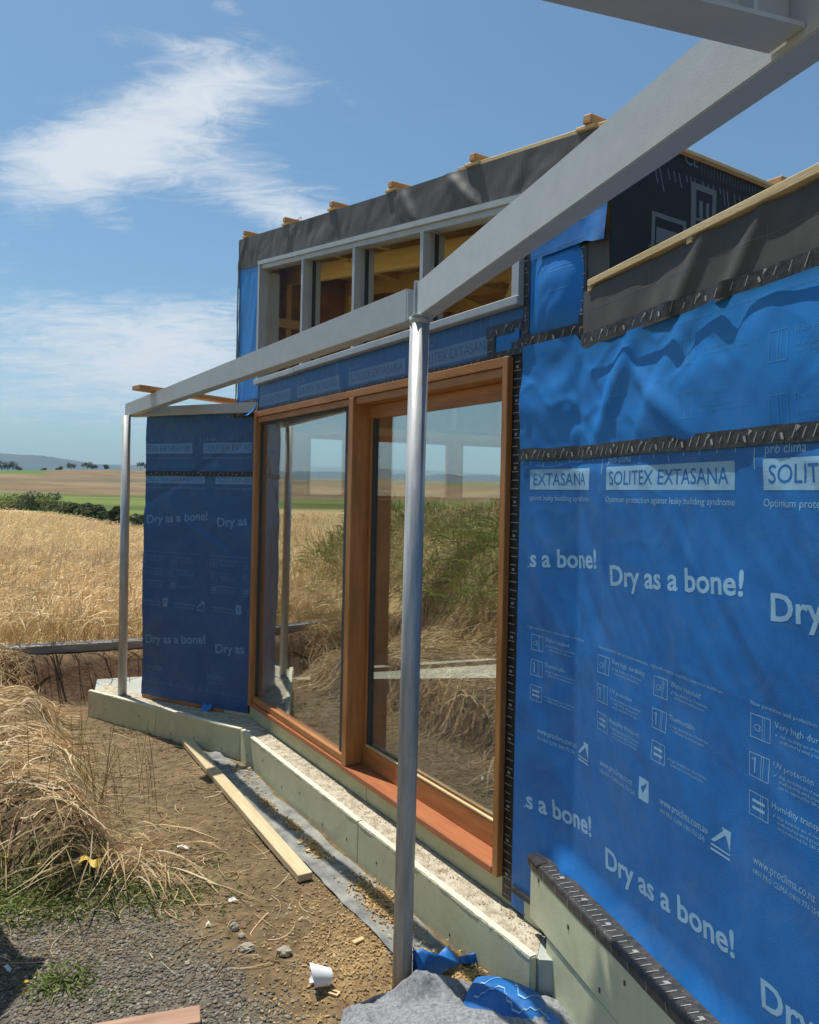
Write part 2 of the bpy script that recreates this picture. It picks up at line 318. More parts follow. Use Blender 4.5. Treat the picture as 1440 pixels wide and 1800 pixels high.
class Print:   # flat lettering and marks that follow the sheet they are printed on
    def __init__(p, mp, disp, lim, off=0.0013):
        p.fine = disp in REG and disp is not zero and off < 0.006; p.off = (0.0005 if off < 0.0025 else 0.0010) if p.fine else off
        p.mp, p.disp, p.lim, p.V, p.F, p.n = mp, REG[disp] if p.fine else disp, lim, [], [], 0
    def add(p, uv, faces):
        uv = np.asarray(uv, float); u, z = uv[:, 0], uv[:, 1]; a, b, c, d = p.lim
        ok = (u > a) & (u < b) & (z > c) & (z < d)
        fs = [f for f in faces if all(ok[i] for i in f)]
        if not fs: return
        p.V.append(uv); p.F += [[i + p.n for i in f] for f in fs]; p.n += len(uv)
    def quad(p, u0, u1, z0, z1, nu=1, nz=1, skew=0.0):
        us = np.linspace(u0, u1, nu + 1); zs = np.linspace(z0, z1, nz + 1)
        uv = [(u + skew * (z - z0), z) for u in us for z in zs]
        p.add(uv, grid_faces(nu + 1, nz + 1)[:, ::1].tolist())
    def outline(p, u0, u1, z0, z1, w=0.0022):
        p.quad(u0, u1, z0, z0 + w, 3); p.quad(u0, u1, z1 - w, z1, 3); p.quad(u0, u0 + math.copysign(w, u1 - u0), z0, z1, 1, 3); p.quad(u1 - math.copysign(w, u1 - u0), u1, z0, z1, 1, 3)
    def text(p, body, u, z, cap, length, rot=0.0, bold=0.0, res=3, vert=False):
        V, Fc, w = text2d(body, bold, res); x = V[:, 0] * (length / w); y = V[:, 1] * (cap / CAP)
        if vert: x, y = y, -x
        x, y = x * math.cos(rot) - y * math.sin(rot), x * math.sin(rot) + y * math.cos(rot)
        p.add(np.stack([u - x, z + y], 1), Fc)
    def build(p, name, m, parent):
        if not p.V: return None
        uv = np.concatenate(p.V); Fc = p.F
        if p.fine:                    # split long edges so that the print follows every wrinkle
            bm = bmesh.new(); bv = [bm.verts.new((q[0], q[1], 0)) for q in uv]
            for f in Fc:
                try: bm.faces.new([bv[k] for k in f])
                except ValueError: pass
            bmesh.ops.delete(bm, geom=[v for v in bm.verts if not v.link_faces], context='VERTS')
            for _ in range(4):
                es = [e for e in bm.edges if e.calc_length() > 0.013]
                if not es: break
                bmesh.ops.subdivide_edges(bm, edges=es, cuts=1); bmesh.ops.triangulate(bm, faces=[f for f in bm.faces if len(f.verts) > 4])
            bm.verts.index_update(); uv = np.array([v.co[:2] for v in bm.verts]); Fc = [[v.index for v in f.verts] for f in bm.faces]; bm.free()
        return tag(mesh_obj(name, p.mp(uv[:, 0], uv[:, 1], p.disp(uv[:, 0], uv[:, 1]) + p.off), Fc, m, parent), kind='stuff')
TX = {}
def text2d(body, bold, res):
    k = (body, bold, res)
    if k not in TX:
        cu = bpy.data.curves.new('lettering', 'FONT'); cu.body = body; cu.size = 1.0; cu.resolution_u = res; cu.offset = bold; cu.fill_mode = 'FRONT' if hasattr(cu, 'fill_mode') else cu.fill_mode
        o = bpy.data.objects.new('lettering', cu); me = bpy.data.meshes.new_from_object(o)
        V = np.array([v.co[:2] for v in me.vertices]); Fc = [list(f.vertices) for f in me.polygons]
        bpy.data.objects.remove(o); bpy.data.curves.remove(cu); bpy.data.meshes.remove(me)
        V[:, 0] -= V[:, 0].min(); TX[k] = (V, Fc, V[:, 0].max())
    return TX[k]
CAP = text2d('H', 0.0, 2)[0][:, 1].max()
zero = lambda u, z: np.zeros(np.broadcast(u, z).shape)

# the maker's print of one roll of membrane, repeated every 0.73 m
PER = 0.73
def roll_print(pr, kn, u_bar, dz=0.0, first=0, last=6, small=True, dry=True, bars=True, ticks=True):
    for k in range(first, last):
        u = u_bar - PER * k
        if ticks:
            pr.quad(u + 0.035, u + 0.031, 1.985 + dz, 2.06 + dz, 1, 4)
            for i in range(1, 10):
                uu = u + 0.033 - 0.073 * i; ln = 0.045 if i == 5 else 0.028
                pr.quad(uu, uu - 0.003, 2.06 - ln + dz, 2.06 + dz, 1, 2)
        if bars:
            pr.text('pro clima', u - 0.004, 2.023 + dz, 0.026, 0.135)
            pr.quad(u, u - 0.62, 1.93 + dz, 2.01 + dz, 62, 8)
            kn.text('SOLITEX EXTASANA', u - 0.02, 1.948 + dz, 0.046, 0.575)
            pr.text('Optimum protection against leaky building syndrome', u, 1.888 + dz, 0.02, 0.62, res=2)
        if dry:
            pr.text('Dry as a bone!', u - 0.035 + 0.0, 1.603 + dz, 0.066, 0.635, 0.075, bold=0.022)
            pr.text('Dry as a bone!', u - 0.035, 0.632 + dz, 0.066, 0.635, 0.095, bold=0.022)
        if small:
            pr.text('New generation wall protection membrane - high performance monolithic nonporous membrane', u + 0.028, 1.374 + dz, 0.011, 0.63, res=1)
            for ci, (du, titles) in enumerate(((0.03, ('Very high durability', 'UV protection', 'Humidity transport')), (-0.285, ('Water resistant', 'Thermostable', '')))):
                for ri, tt in enumerate(titles):
                    uu = u + du; zz = 1.288 + dz - 0.1 * ri + 0.002
                    pr.outline(uu, uu - 0.068, zz, zz + 0.062)
                    pr.quad(uu - 0.040, uu - 0.0415, zz, zz + 0.062, 1, 3); pr.quad(uu - 0.047, uu - 0.0485, zz, zz + 0.062, 1, 3)
                    if ri == 0: pr.text('C3', uu - 0.010, zz + 0.02, 0.018, 0.026, res=1)
                    elif ri == 1: pr.quad(uu - 0.018, uu - 0.022, zz + 0.012, zz + 0.052); pr.text('o', uu - 0.008, zz + 0.042, 0.012, 0.012, res=1)
                    else: pr.quad(uu - 0.012, uu - 0.055, zz + 0.018, zz + 0.026); pr.quad(uu - 0.012, uu - 0.055, zz + 0.036, zz + 0.044)
                    if tt: pr.text(tt, uu - 0.08, zz + 0.046, 0.0165, 0.0095 * len(tt), res=1)
                    for li, (tx, ln) in enumerate((('High durability use of membrane', 0.155), ('unaffected by wind pressure', 0.14), ('can be exposed for 180 days', 0.14))[:2 + (ri > 0 and ci == 0)]):
                        pr.text(tx, uu - 0.098, zz + 0.026 - 0.013 * li, 0.0085, ln, res=1)
                    pr.add([(uu - 0.082, zz + 0.030), (uu - 0.086, zz + 0.025), (uu - 0.095, zz + 0.039), (uu - 0.0865, zz + 0.029)], [[0, 1, 2, 3]])
            pr.text('www.proclima.co.nz', u - 0.010 + 0.02, 0.970 + dz, 0.022, 0.20, res=2)
            pr.text('0800 PRO CLIMA (0800 776 254)', u + 0.01, 0.944 + dz, 0.014, 0.215, res=1)
            pr.quad(u - 0.225, u - 0.275, 0.945 + dz, 1.015 + dz, 2, 2)
            kn.add([(u - 0.235, 0.985 + dz), (u - 0.245, 0.968 + dz), (u - 0.266, 1.006 + dz), (u - 0.246, 0.980 + dz)], [[0, 1, 2], [0, 2, 3]])
            pr.text('www.proclima.com.au', u - 0.335, 0.970 + dz, 0.022, 0.215, res=2)
            pr.text('1800 PRO CLIMA (1800 776 254)', u - 0.335, 0.944 + dz, 0.014, 0.205, res=1)
            a = u - 0.565; b = 0.962 + dz
            for q in ([(a, b), (a - 0.055, b + 0.052), (a - 0.066, b + 0.044), (a - 0.014, b)], [(a - 0.04, b + 0.052), (a - 0.075, b + 0.052), (a - 0.075, b - 0.004), (a - 0.06, b + 0.03)], [(a, b - 0.008), (a - 0.075, b - 0.008), (a - 0.075, b - 0.013), (a, b - 0.013)], [(a, b - 0.02), (a - 0.075, b - 0.02), (a - 0.075, b - 0.026), (a, b - 0.026)]):
                pr.add(q, [[0, 1, 2, 3]])
def tape_marks(pr, u0, u1, z0, z1, seed, pitch=0.042, along='u'):
    r = random.Random(seed); n = int(abs(u1 - u0) / pitch) if along == 'u' else int(abs(z1 - z0) / pitch)
    for i in range(n):
        if along == 'u':
            u = u0 + (u1 - u0) * (i + 0.5) / n; h = z1 - z0
            if i % 4 == 1: pr.text('TESCON', u + 0.006, z0 + h * 0.15, 0.008, h * 0.7, 0.0, vert=False, res=1, bold=0.02) if False else pr.quad(u, u - 0.009, z0 + h * 0.2, z0 + h * 0.55, 1, 1, 0.3)
            else: pr.quad(u, u - 0.0035, z0 + h * r.uniform(0.1, 0.3), z0 + h * r.uniform(0.6, 0.9), 1, 1, -0.45)
            if i % 5 == 2: pr.add([(u - 0.014, z0 + h * 0.55), (u - 0.03, z0 + h * 0.8), (u - 0.018, z0 + h * 0.9)], [[0, 1, 2]])
        else:
            z = z0 + (z1 - z0) * (i + 0.5) / n; w = u1 - u0
            pr.quad(u0 + w * r.uniform(0.1, 0.25), u0 + w * r.uniform(0.6, 0.85), z, z + 0.0035, 1, 1, 0)
            if i % 4 == 2: pr.quad(u0 + w * 0.3, u0 + w * 0.55, z + 0.012, z + 0.022)
# ------------------------------------------------------------------ the house
def main_sz(px, py):                       # a pixel of the photograph on the main wall plane -> (s, z), used for measuring only
    r = ray(px, py); t = -DM / np.dot(r, MAIN.n); p = r * t; return float(np.dot(p, MAIN.d)), float(p[2] + CAM_H)
zroof = lambda s: 3.235 + (np.asarray(s, float) - 1.904) * 0.1643
zhead = lambda s: 3.158 + (np.asarray(s, float) - 2.466) * 0.1553
KP = MAIN.P(SK_M, 0, 0)
house = empty('house', (KP[0], KP[1], 0), 'unclad house under construction wrapped in blue and dark grey membrane with timber sliding door', 'house')
def prism(f, name, poly, c0, c1, m, parent):
    n = len(poly); V = [f.P(s, c, z) for c in (c0, c1) for s, z in poly]
    return fixn(mesh_obj(name, V, [list(range(n)), list(range(2 * n - 1, n - 1, -1))] + [[i, i + n, (i + 1) % n + n, (i + 1) % n] for i in range(n)], m, parent))
def plate(name, pts, z0, z1, m, parent):
    n = len(pts); V = [(p[0], p[1], z) for z in (z0, z1) for p in pts]
    return fixn(mesh_obj(name, V, [list(range(n))[::-1], list(range(n, 2 * n))] + [[i, (i + 1) % n, (i + 1) % n + n, i + n] for i in range(n)], m, parent))
# slab and foundation boards
KF = MAIN.P(5.14, 0.167, 0); LE = np.array([-2.64, 6.297, 0])
FH = math.degrees(math.atan2(LE[0] - KF[0], LE[1] - KF[1])); FL = Frame(FH, KF); FLEN = float(np.linalg.norm((LE - KF)[:2]))
A_ = np.array([-2.15, 7.34]); REAR = Frame(69.0, (A_[0], A_[1], 0)); RE = REAR.P(8.8, 0, 0)
inner = lambda p: (p[0], p[1])
slab_pts = [inner(RIGHT.P(-2, -0.03, 0)), inner(RIGHT.P(2.44, -0.03, 0)), inner(MAIN.P(2.07, 0.134, 0)), inner(MAIN.P(5.125, 0.134, 0)), inner(FL.P(FLEN - 0.04, -0.033, 0)), (-2.75, 6.75), (-2.3, 7.4), inner(RE), inner(RIGHT.P(-2, -4.7, 0))]
slab = plate('floor_slab', slab_pts, -0.15, 0.2, 'concrete_floor', house)
# dusty ledge outside the walls
plate('slab_ledge', [inner(MAIN.P(2.2, 0.0, 0)), inner(MAIN.P(2.085, 0.132, 0)), inner(MAIN.P(5.13, 0.132, 0)), inner(MAIN.P(5.42, 0.0, 0))], 0.17, 0.2035, 'concrete_dusty', slab)
plate('slab_ledge', [inner(MAIN.P(5.42, 0.0, 0)), inner(MAIN.P(5.13, 0.132, 0)), inner(FL.P(FLEN - 0.05, -0.034, 0)), (-2.6, 6.6), inner(LEFT.P(1.2, -0.05, 0))], 0.17, 0.2025, 'concrete_dusty', slab)
found = boxes_mesh(MAIN, 'foundation', [((2.2, 5.0), (0.08, 0.13), (-0.15, 0.15))], 'concrete_dusty', house)
def foam(f, s0, s1, c0, c1, z0, z1, parent, top=True, screws=0):
    o = f.box('foam_board', (s0, s1), (c0, c1), (z0, z1), 'foam_board', parent, 0.006)
    if top:
        n = 90; ss = np.linspace(s0 + 0.004, s1 - 0.004, n); V = []
        for i, s in enumerate(ss):
            w0 = c0 + 0.002; w1 = c1 + 0.0012 - 0.010 * abs(float(vnoise(s * 14, 2.0, 3))) ; V += [f.P(s, w0, z1 + 0.0015), f.P(s, w1, z1 + 0.0015 + 0.001 * float(vnoise(s * 30, 1, 5))), f.P(s, w1 + 0.0012, z1 - 0.006 - 0.012 * max(0, float(vnoise(s * 9, 7, 8))))]
        Fc = [[3 * i + a, 3 * i + a + 1, 3 * i + a + 4, 3 * i + a + 3] for i in range(n - 1) for a in (0, 1)]
        mesh_obj('cut_edge', V, Fc, 'foam_edge', o)
    for i in range(screws):
        s = s0 + (s1 - s0) * (i + 0.4 + 0.2 * random.random()) / screws; z = z0 + (z1 - z0) * random.uniform(0.35, 0.7)
        f.box('screw', (s - 0.004, s + 0.004), (c1 - 0.002, c1 + 0.002), (z - 0.007, z + 0.007), 'screw', o, 0.002)
    return o
foam(MAIN, 2.08, 3.40, 0.135, 0.167, -0.06, 0.213, found, True, 4)
foam(MAIN, 3.402, 5.133, 0.135, 0.167, -0.06, 0.213, found, True, 6)
foam(FL, 0.0, 0.90, -0.032, 0.0, -0.06, 0.213, found, True, 3)
foam(FL, 0.902, FLEN, -0.032, 0.0, -0.06, 0.213, found, True, 2)
MAIN.box('foam_upstand', (2.3, 3.62), (-0.03, -0.004), (0.204, 0.309), 'foam_stained', found, 0.002)
MAIN.box('foam_upstand', (3.622, 5.40), (-0.03, -0.002), (0.204, 0.309), 'foam_stained', found, 0.002)
MAIN.box('foam_upstand', (2.205, 2.298), (-0.03, 0.012), (0.204, 0.30), 'foam_board', found, 0.002)
# tall boards in front of the right wall
foam(RIGHT, -2.0, 2.672, 0.078, 0.10, 0.262, 0.490, found, False, 0)
foam(RIGHT, -2.0, 2.545, 0.074, 0.094, -0.1, 0.258, found, False, 0)
bd = [o for o in found.children if o.name.startswith('foam_board')]
for s, z in ((2.60, 0.44), (2.37, 0.39), (2.02, 0.41), (2.16, 0.30), (1.70, 0.36), (1.3, 0.40), (0.9, 0.38)):
    RIGHT.box('screw', (s - 0.005, s + 0.005), (0.099, 0.1025), (z - 0.008, z + 0.008), 'screw', bd[-2], 0.002)
RIGHT.box('gap_shade_block', (2.545, 2.60), (0.02, 0.07), (-0.1, 0.22), 'painted_gap_shade', found, 0.002)  # added dark block that paints the shade inside the open gap here

# ---- main wall
mw = boxes(MAIN, 'main_wall', 'wall_panel', [((1.95, 2.435), (-0.14, -0.012), (0.2, 2.70)), ((5.36, 5.418), (-0.14, -0.012), (0.2, 2.48)), ((2.435, 5.36), (-0.14, -0.03), (2.488, 2.688))], 'plywood', house)
prism(MAIN, 'upper_wall', [(5.355, 2.48), (5.80, 2.48), (5.80, float(zroof(5.80))), (5.355, float(zroof(5.355)))], -0.14, -0.012, 'plywood', mw)
prism(MAIN, 'upper_wall', [(1.94, 2.70), (2.375, 2.70), (2.375, float(zroof(2.375))), (1.94, float(zroof(1.94)))], -0.14, -0.012, 'plywood', mw)
prism(MAIN, 'upper_wall', [(2.376, float(zhead(2.376)) - 0.002), (5.354, float(zhead(5.354)) - 0.002), (5.354, float(zroof(5.354))), (2.376, float(zroof(2.376)))], -0.14, -0.012, 'plywood', mw)
# dark underlay turned down over the top edge
def d_dark(u, z):
    t = np.clip((z - zhead(u)) / np.maximum(zroof(u) - zhead(u), 0.01), 0, 1)
    w = 0.012 * fbm(u * 3.2 + z * 2, z * 5, 21, 3) + 0.006 * vnoise(u * 16 + z * 9, z * 4, 4)
    w = w + 0.028 * np.exp(-((u - 3.33 - (z - 3.45) * 0.55) / 0.035) ** 2) + 0.02 * np.exp(-((u - 3.40 - (z - 3.45) * 0.45) / 0.025) ** 2)
    w = w + 0.025 * np.exp(-((u - 2.86 - (z - 3.35) * 0.9) / 0.04) ** 2) + 0.02 * np.exp(-((u - 5.70 + (z - 3.8) * 0.8) / 0.03) ** 2)
    return 0.012 + np.maximum(w, -0.008) * (0.35 + 0.65 * np.sin(t * math.pi) ** 0.6)
sheet('underlay_sheet', map_main, 1.93, 5.815, lambda u: zhead(u) - 0.005 - 0.025 * (u > 5.36), lambda u: zroof(u) + 0.012, d_dark, 'underlay_dark', mw, 0.016)
sheet('underlay_sheet', lambda u, z, c: MAIN.P(5.818 + 0.0 * u, -u, z) + 0 * c[..., None], -0.012, 0.5, lambda u: 0 * u + float(zhead(5.36)) - 0.1, lambda u: 0 * u + float(zroof(5.815)) + 0.012, zero, 'underlay_dark', mw, 0.05)
pk = Print(map_main, d_dark, (1.94, 5.8, 2.9, 3.95), 0.002)
for u in (5.15, 5.05, 4.62): pass
pk.outline(4.92, 4.62, 3.58, 3.72, 0.006); pk.text('SOTA', 4.90, 3.60, 0.095, 0.26, 0.0); pk.text('MENTO', 5.45, 3.635, 0.07, 0.36, 0.12)
for i in range(26): pk.quad(3.35 - i * 0.052, 3.347 - i * 0.052, float(zhead(3.35 - i * 0.052)) + 0.03, float(zhead(3.35 - i * 0.052)) + 0.14, 1, 3)
pk.build('underlay_lettering', 'underlay_print_faint', mw)
# bright strip at the far end, with its flap and tape
def d_strip(u, z): return 0.006 + 0.012 * fbm(u * 5 + z * 1.5, z * 1.3, 31, 3) + 0.006 * vnoise(u * 22 + z * 5, z * 2.2, 9)
sheet('membrane', map_main, 5.352, 5.80, lambda u: 2.565 + 0 * u, lambda u: zhead(u) + 0.0, d_strip, 'membrane_blue_sunlit', mw, 0.014)
def d_flap(u, z): t = np.clip((2.565 - z) / 0.11, 0, 1); return 0.006 + 0.07 * t ** 1.5 + 0.012 * vnoise(u * 14 + z * 9, z * 3, 12) * (0.3 + t)
def map_flap(u, z, c): t = np.clip((2.565 - np.asarray(z)) / 0.11, 0, 1); return MAIN.P(u + 0.12 * t * np.clip((u - 5.36) / 0.44, 0, 1), c, z)
sheet('membrane', map_flap, 5.352, 5.80, 2.462, 2.565, d_flap, 'membrane_blue_sunlit', mw, 0.012)
def tape_strip(mp, u0, u1, z0, z1, parent, m='tape', c=0.004, disp=zero, seed=1, along='u', pitch=0.042, marks=True, wob=0.004):
    f = lambda s_: (lambda u: s_ + wob * vnoise(u * 9, 1, seed))
    o = sheet('tape', mp, u0, u1, f(z0), f(z1), lambda u, z: disp(u, z) + 0.0015 * vnoise(u * 30, z * 30, seed + 2), m, parent, 0.012, c)
    if marks:
        pr = Print(mp, disp, (min(u0, u1), max(u0, u1), min(z0, z1) + 0.001, max(z0, z1) - 0.001), c + 0.0024); tape_marks(pr, u1, u0, z0, z1, seed, pitch, along); pr.build('tape_lettering', 'tape_print', o)
    return o
tape_strip(map_main, 5.355, 5.805, 2.556, 2.592, mw, 'tape', 0.012, d_strip, 3)
tape_strip(map_main, 5.775, 5.812, 2.47, float(zhead(5.79)), mw, 'underlay_dark', 0.012, d_strip, 4, 'z', 0.06, False)
# lintel strip
def d_lint(u, z): return 0.004 + 0.004 * fbm(u * 7, z * 3, 41, 3) + 0.007 * np.exp(-((u - 4.02 - (z - 2.6) * 0.3) / 0.04) ** 2)
sheet('membrane', map_main, 2.385, 5.35, 2.487, 2.695, d_lint, 'membrane_blue_grey', mw, 0.015)
pr = Print(map_main, d_lint, (2.40, 5.33, 2.49, 2.692)); kn = Print(map_main, d_lint, (2.40, 5.33, 2.49, 2.69), 0.0027)
roll_print(pr, kn, 3.915 + PER * 2, 0.592, 0, 4, False, False, True, False)
for i in range(38): pr.quad(5.3 - i * 0.073, 5.297 - i * 0.073, 2.64 - (0.03 if i % 5 == 0 else 0), 2.69, 1, 2)
pr.build('lettering', 'print_grey', mw)
MATS['print_blue_grey'] = MATS['membrane_blue_grey']; kn.build('lettering', 'print_blue_grey', mw)
tape_strip(map_main, 2.50, 5.34, 2.487, 2.509, mw, 'tape', 0.004, d_lint, 6, wob=0.008)
tape_strip(map_main, 5.335, 5.352, 2.49, 2.69, mw, 'tape', 0.005, d_lint, 7, 'z', 0.05)
# pieces round the upper right of the door
def d_patch(u, z):
    t = np.clip((u - 2.03) / 0.29, 0, 1); k = np.clip((z - 2.555) / 0.33, 0, 1)
    return 0.006 + 0.03 * np.sin(t * math.pi) ** 0.7 * np.sin(k * math.pi) ** 0.7 + 0.02 * fbm(u * 6 + z * 4, z * 4, 51, 3) * np.sin(t * math.pi)
sheet('membrane', map_main, 2.02, 2.345, 2.54, 2.90, d_patch, 'membrane_blue_sunlit', mw, 0.01)
pf = Print(map_main, d_patch, (2.04, 2.33, 2.56, 2.86), 0.002)
pf.outline(2.285, 2.23, 2.70, 2.80); pf.quad(2.255, 2.252, 2.70, 2.80, 1, 4); pf.quad(2.21, 2.08, 2.79, 2.794, 4); pf.quad(2.21, 2.07, 2.775, 2.779, 4); pf.quad(2.22, 2.10, 2.70, 2.704, 4)
pf.build('lettering', 'print_faint', mw)
def d_flag(u, z): return 0.030 + 0.012 * fbm(u * 5, z * 5, 61, 3) + 0.02 * np.clip((2.95 - z) / 0.12, 0, 1) * np.exp(-((u - 1.96) / 0.05) ** 2) - 0.02 * np.clip((z - 3.0) / 0.1, 0, 1)
sheet('membrane', map_main, 1.915, 2.325, lambda u: 2.848 - 0.02 * sstep(2.02, 1.95, u) + 0.01 * (u - 2), lambda u: zhead(u) + 0.02, d_flag, 'membrane_blue', mw, 0.01)
pf = Print(map_main, d_flag, (1.93, 2.32, 2.84, 3.1), 0.002)
pf.quad(2.31, 1.94, 2.936, 2.939, 12); pf.quad(2.31, 1.94, 2.868, 2.870, 12)
for i in range(6): pf.quad(2.28 - i * 0.062, 2.277 - i * 0.062, 2.94, 2.975 + (0.02 if i % 3 == 1 else 0), 1, 3)
pf.build('lettering', 'print_grey', mw)
sheet('underlay_sheet', map_main, 1.92, 2.045, 2.47, 2.87, lambda u, z: 0.008 + 0.006 * fbm(u * 9, z * 6, 3), 'underlay_dark', mw, 0.015)
tape_strip(map_main, 2.345, 2.378, 2.50, 3.13, mw, 'tape', 0.010, zero, 8, 'z', 0.045)
tape_strip(map_main, 2.035, 2.45, 2.508, 2.556, mw, 'tape', 0.012, zero, 9)
tape_strip(map_main, 2.025, 2.062, 2.46, 2.91, mw, 'tape', 0.012, zero, 10, 'z', 0.05)
tape_strip(map_main, 2.38, 2.62, 2.585, 2.635, mw, 'tape', 0.012, zero, 13)
tape_strip(map_main, 2.56, 2.61, 2.50, 2.60, mw, 'tape', 0.013, zero, 14, 'z', 0.05)
tape_strip(map_main, 2.365, 2.60, 2.488, 2.515, mw, 'tape', 0.014, zero, 15)
sheet('membrane', map_main, 2.40, 2.555, 2.51, 2.60, lambda u, z: 0.010 + 0.006 * fbm(u * 12, z * 9, 5), 'membrane_blue_sunlit', mw, 0.01)
# black tape down the right of the door
tape_strip(map_main, 2.372, 2.442, 0.23, 2.51, mw, 'tape_black', 0.006, zero, 11, 'z', 0.035)
MAIN.box('tape_fold', (2.20, 2.37), (-0.01, 0.03), (0.285, 0.315), 'tape_black', mw, 0.01)

# ---- right wall
rw = boxes_mesh(RIGHT, 'right_wall', [((-2.0, 2.46), (-0.14, -0.022), (0.2, 2.62))], 'plywood', house)
def d_low(u, z):
    x = -u; q = x * 0.80 + z * 0.60; a = x * 0.60 - z * 0.80
    env = (0.45 + 0.55 * sstep(0.7, 1.5, z)) * sstep(2.86, 2.70, u) * sstep(2.055, 1.99, z)
    w = 0.010 * vnoise(q * 7.5 + 0.7 * vnoise(a * 2, q * 2, 3), a * 1.7, 71) + 0.0055 * vnoise(q * 17 + vnoise(a * 3, q * 2, 5), a * 2.3, 72) + 0.0022 * vnoise(q * 40 + vnoise(a * 3, q * 2, 7), a * 5, 74) + 0.010 * fbm(x * 1.6, z * 1.6, 73, 2)
    w = w + 0.02 * np.maximum(0, 0.10 - np.abs(vnoise(q * 5.5 + 0.5 * vnoise(a * 3, q * 3, 8), a * 1.3, 76))) + 0.009 * np.maximum(0, 0.09 - np.abs(vnoise(x * 5 - z * 2, z * 6 + x, 77)))
    w = 0.012 + w * env
    fold = np.clip((0.585 - z) / 0.085, 0, 1) ** 1.6 * sstep(2.64, 2.50, u)                 # the sheet swings out over the board at the foot
    return w * (1 - fold) + fold * 0.034 + 0.02 * np.exp(-((u - 2.52) / 0.05) ** 2 - ((z - 0.50) / 0.06) ** 2)
sheet('membrane', map_right, -1.9, 2.848, lambda u: 0.492 - 0.27 * sstep(2.60, 2.66, u), 2.066, d_low, 'membrane_blue', rw, 0.011)
pr = Print(map_right, d_low, (-0.6, 2.79, 0.6, 2.06)); kn = Print(map_right, d_low, (-0.6, 2.79, 0.6, 2.06), 0.0027)
roll_print(pr, kn, 2.315 + PER, 0.0, 0, 5)
pr.build('lettering', 'print_pale', rw); kn.build('lettering', 'print_blue', rw)
def d_up(u, z):
    k = np.clip((z - 2.07) / 0.40, 0, 1); env = np.sin(k * math.pi) ** 0.6
    x = -u; fade = 0.45 + 0.55 * sstep(1.5, 2.1, u)
    w = 0.020 * fbm(x * 2.6 + z * 1.2, z * 3.2 - x * 0.8, 81, 3) + 0.013 * vnoise(x * 11 - z * 7, z * 5, 82) + 0.007 * vnoise(x * 21 + z * 15, z * 9 - x * 4, 83)
    w = w + 0.03 * np.maximum(0, 0.12 - np.abs(vnoise(x * 7 + z * 5, z * 6 - x * 3, 84))) + 0.012 * np.exp(-((x + 2.28 - (z - 2.28) * 0.55) / 0.05) ** 2) + 0.010 * np.exp(-((x + 2.02 + (z - 2.2) * 1.2) / 0.06) ** 2) * np.clip(1 - k, 0, 1) * 2
    return 0.016 + 0.014 * np.sin(k * math.pi) * (1 - 0.6 * k) + w * env * fade
sheet('membrane', map_right, -1.9, 2.845, 2.062, lambda u: 2.475 + 0.04 * sstep(2.5, 2.55, u), d_up, 'membrane_blue_sunlit', rw, 0.012)
pf = Print(map_right, d_up, (0.4, 2.80, 2.085, 2.46), 0.002)
for k in range(-1, 4):
    u = 1.92 - 0.36 * k
    for r_ in range(2):
        zz = 2.30 - r_ * 0.16 - (0.05 if k % 2 else 0)
        pf.outline(u, u - 0.062, zz, zz + 0.08); pf.quad(u - 0.028, u - 0.031, zz, zz + 0.08, 1, 4); pf.quad(u - 0.04, u - 0.042, zz, zz + 0.08, 1, 4)
        pf.text('Water resistant' if (k + r_) % 2 else 'Thermostable', u - 0.08, zz + 0.062, 0.016, 0.13, res=1)
        pf.text('High water resistance', u - 0.09, zz + 0.028, 0.009, 0.16, res=1); pf.text('water column more than 10,000 mm', u - 0.09, zz + 0.012, 0.009, 0.19, res=1)
    pf.text('New generation wall protection membrane', u + 0.02, 2.425, 0.010, 0.33, res=1)
pf.build('lettering', 'print_faint', rw)
tape_strip(map_right, -1.9, 2.85, 2.046, 2.094, rw, 'tape', 0.020, zero, 21, pitch=0.032, wob=0.006)
def d_band(u, z):
    x = -u; q = x * 0.82 - z * 0.57
    return 0.016 + 0.010 * vnoise(q * 4.2, (x + z) * 1.2, 91) + 0.006 * vnoise(q * 11, (x + z) * 2, 92) + 0.012 * np.exp(-((q + 2.83) / 0.03) ** 2) + 0.012 * np.exp(-((q + 3.02) / 0.035) ** 2)
sheet('underlay_sheet', map_right, -1.9, 2.50, 2.455, 2.664, d_band, 'underlay_dark', rw, 0.013)
pf = Print(map_right, d_band, (0.3, 2.47, 2.46, 2.66), 0.002)
pf.quad(2.46, 0.4, 2.585, 2.587, 60); 
for i in range(24): pf.quad(2.44 - i * 0.085, 2.438 - i * 0.085, 2.587 + (0.0 if i % 2 else -0.03), 2.618 + (0.03 if i % 4 == 0 else 0), 1, 3)
pf.build('underlay_lettering', 'underlay_print_faint', rw)
tape_strip(map_right, -1.9, 2.47, 2.452, 2.497, rw, 'tape', 0.024, d_band, 22, pitch=0.05, wob=0.006)
